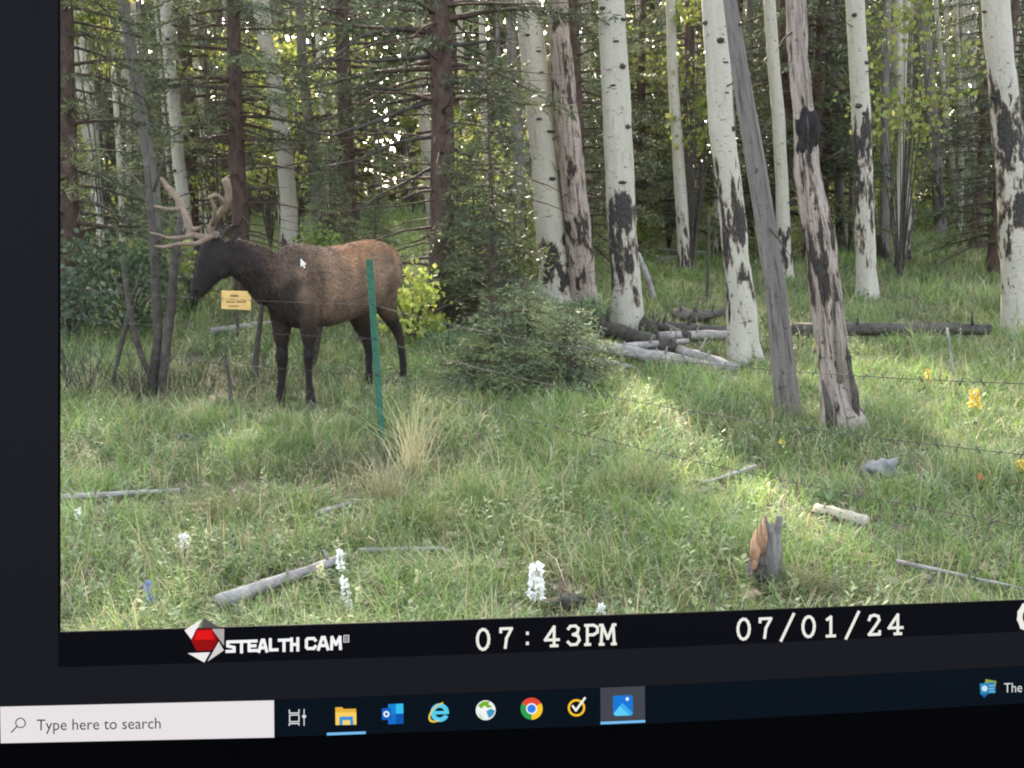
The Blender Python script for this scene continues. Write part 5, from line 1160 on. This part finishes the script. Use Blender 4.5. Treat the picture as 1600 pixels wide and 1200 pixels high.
# taskbar
LT = .0010
sb = sheet('search_box', [[(2, 1103), (429, 1093), (429.5, 1151), (3, 1160)]], (232, 226, 229), LT, task)
text('search_text', 'Type here to search', 60, 1139.5, 17.5, -.9, (58, 54, 60), LT + .0004, task, width=193)
sheet('magnifier_icon', ring(35, 1127.5, 6.6, 8.3) + stroke([(29.2, 1133.4), (21, 1142)], 1.9), (52, 48, 54), LT + .0004, task)
sheet('task_view_icon', stroke([(453, 1108), (453, 1113), (468, 1112.6), (468, 1107.6)], 1.7) + stroke([(453.5, 1116), (468, 1115.6), (468, 1126), (453.5, 1126.4), (453.5, 1116)], 1.7) + stroke([(453, 1132), (453, 1129.3), (468, 1129), (468, 1131.6)], 1.7) + stroke([(476, 1107), (476, 1132)], 1.4) + stroke([(474.5, 1118), (477.6, 1118)], 4), (226, 228, 230), LT, task)
sheet('folder_icon', [[(524.5, 1104), (535, 1103.6), (538, 1106.5), (557, 1106), (557.5, 1131), (525, 1131.6)], [(525, 1112), (557.4, 1111.4), (557.6, 1131), (525, 1131.6)], [(531, 1118.5), (552, 1118), (553, 1131), (531, 1131.4)], [(536, 1124), (547.6, 1123.8), (548, 1131.2), (536, 1131.4)]], [(232, 178, 60), (250, 208, 96), (62, 146, 214), (245, 214, 120)], LT, task)
sheet('running_mark', [[(511.5, 1143.6), (572, 1141.4), (572, 1145.4), (511.5, 1147.8)]], (118, 190, 240), LT, task)
sheet('mail_icon', [[(607, 1099), (630.5, 1098), (631, 1129.6), (607, 1130.4)], [(607, 1099), (619, 1098.5), (619, 1114), (607, 1114.5)], [(619, 1098.5), (630.5, 1098), (630.7, 1113.6), (619, 1114)], [(619, 1114), (630.8, 1113.6), (631, 1129.6), (619, 1130)], [(597, 1105.5), (611.5, 1105), (611.8, 1123), (597.3, 1123.6)]] + ring(604.3, 1114.3, 2.5, 4.9, n=22), [(20, 110, 200), (24, 130, 214), (54, 190, 242), (10, 86, 168), (10, 96, 190)] + [(240, 246, 250)] * 21, LT, task)
sheet('browser_e_icon', ring(687.5, 1112, 7.6, 14.6, 25, 345) + [[(677, 1109.6), (701.6, 1108.8), (701.8, 1114), (677, 1114.8)]] + ring(687, 1111, 15.0, 18.2, 120, 318, sx=1.14, sy=.62, tilt=-42), [(88, 206, 238)] * 30 + [(242, 204, 70)] * 29, LT, task)
sheet('globe_icon', [disc(759, 1108.5, 15.5), [(747, 1101), (754, 1095), (765, 1094.4), (763, 1099), (770, 1103), (762, 1105), (757, 1101), (752, 1106)], [(760, 1110), (767, 1106), (773.5, 1109), (771, 1116), (764, 1121), (762, 1116)], [(746, 1112), (751, 1115), (756, 1121), (751, 1121.4)]], [(240, 244, 242), (120, 178, 40), (60, 150, 196), (196, 222, 180)], LT, task)
sheet('round_browser_icon', [disc(830.5, 1106, 17.2, 20, 210, 330), disc(830.5, 1106, 17.2, 20, -30, 90), disc(830.5, 1106, 17.2, 20, 90, 210), disc(830.5, 1106, 8.6), disc(830.5, 1106, 6.6)], [(226, 72, 52), (250, 200, 44), (46, 158, 78), (244, 246, 248), (54, 126, 232)], LT, task)
sheet('check_ring_icon', ring(900.5, 1104.5, 10.2, 13.6) + stroke([(894.5, 1101.5), (899.5, 1108.5), (913.5, 1089)], 3.4), [(250, 198, 40)] * 29 + [(246, 244, 236)] * 2, LT, task)
sheet('active_tab', [[(937.8, 1073.6), (1007, 1070.8), (1007.6, 1123.5), (938, 1126.5)], [(938, 1126.6), (1007.6, 1123.6), (1007.6, 1127.6), (938, 1130.6)]], [(66, 70, 76), (120, 192, 244)], LT, task)
sheet('picture_icon', [[(957, 1088), (960, 1085.2), (985, 1084.4), (988, 1087), (988.4, 1113), (985.6, 1116), (960.6, 1116.8), (957.4, 1114)], [(958, 1113), (972, 1096.4), (988.2, 1112), (986, 1116), (961, 1116.8)], [(958, 1113.5), (968, 1101), (983, 1116.2), (961, 1116.8)], disc(979.5, 1090.5, 2.7, 14)], [(24, 118, 214), (60, 170, 240), (92, 206, 250), (236, 240, 244)], LT + .0004, task)
sheet('news_icon', [[(1538, 1060), (1555, 1063), (1552, 1082), (1535, 1080)], [(1529, 1067), (1552, 1064), (1554, 1081), (1530, 1084)], [(1531, 1084), (1542, 1082.6), (1536, 1089)], disc(1536.5, 1074.5, 4.6, 18)] + stroke([(1544, 1070.5), (1551, 1069.8)], 1.4) + stroke([(1544, 1075), (1551, 1074.3)], 1.4) + stroke([(1544, 1079.4), (1551, 1078.8)], 1.4), [(150, 160, 70), (40, 134, 186), (30, 100, 170), (206, 226, 236)] + [(150, 200, 226)] * 3, LT, task)
text('news_text', 'The', 1567, 1081, 15, -2.0, (220, 222, 226), LT, task, width=28)
# pointer shown on the screen
ar = [(0, 0), (0, 22), (5.2, 17.4), (8.6, 25), (12.4, 23.4), (9, 16), (15.6, 15.6)]
sc_ = lambda k, dx, dy: [(468.5 + dx + x * k, 401 + dy + y * k) for x, y in ar]
def pointer():
    mb = MB(); mb.smooth = False
    for pts, l, mi in ((sc_(.86, 0, 0), .0, 1), (sc_(.66, 1.1, 2.3), .0002, 0)):
        V_ = [S(x, y, l) - MO for x, y in pts]
        for tri in ((0, 1, 2), (0, 2, 5), (0, 5, 6), (2, 3, 5), (3, 4, 5)): mb.poly([V_[q] for q in tri], mi)
    mb.build('mouse_pointer', [scr((240, 240, 240)), scr((20, 20, 22))], mon)
pointer()
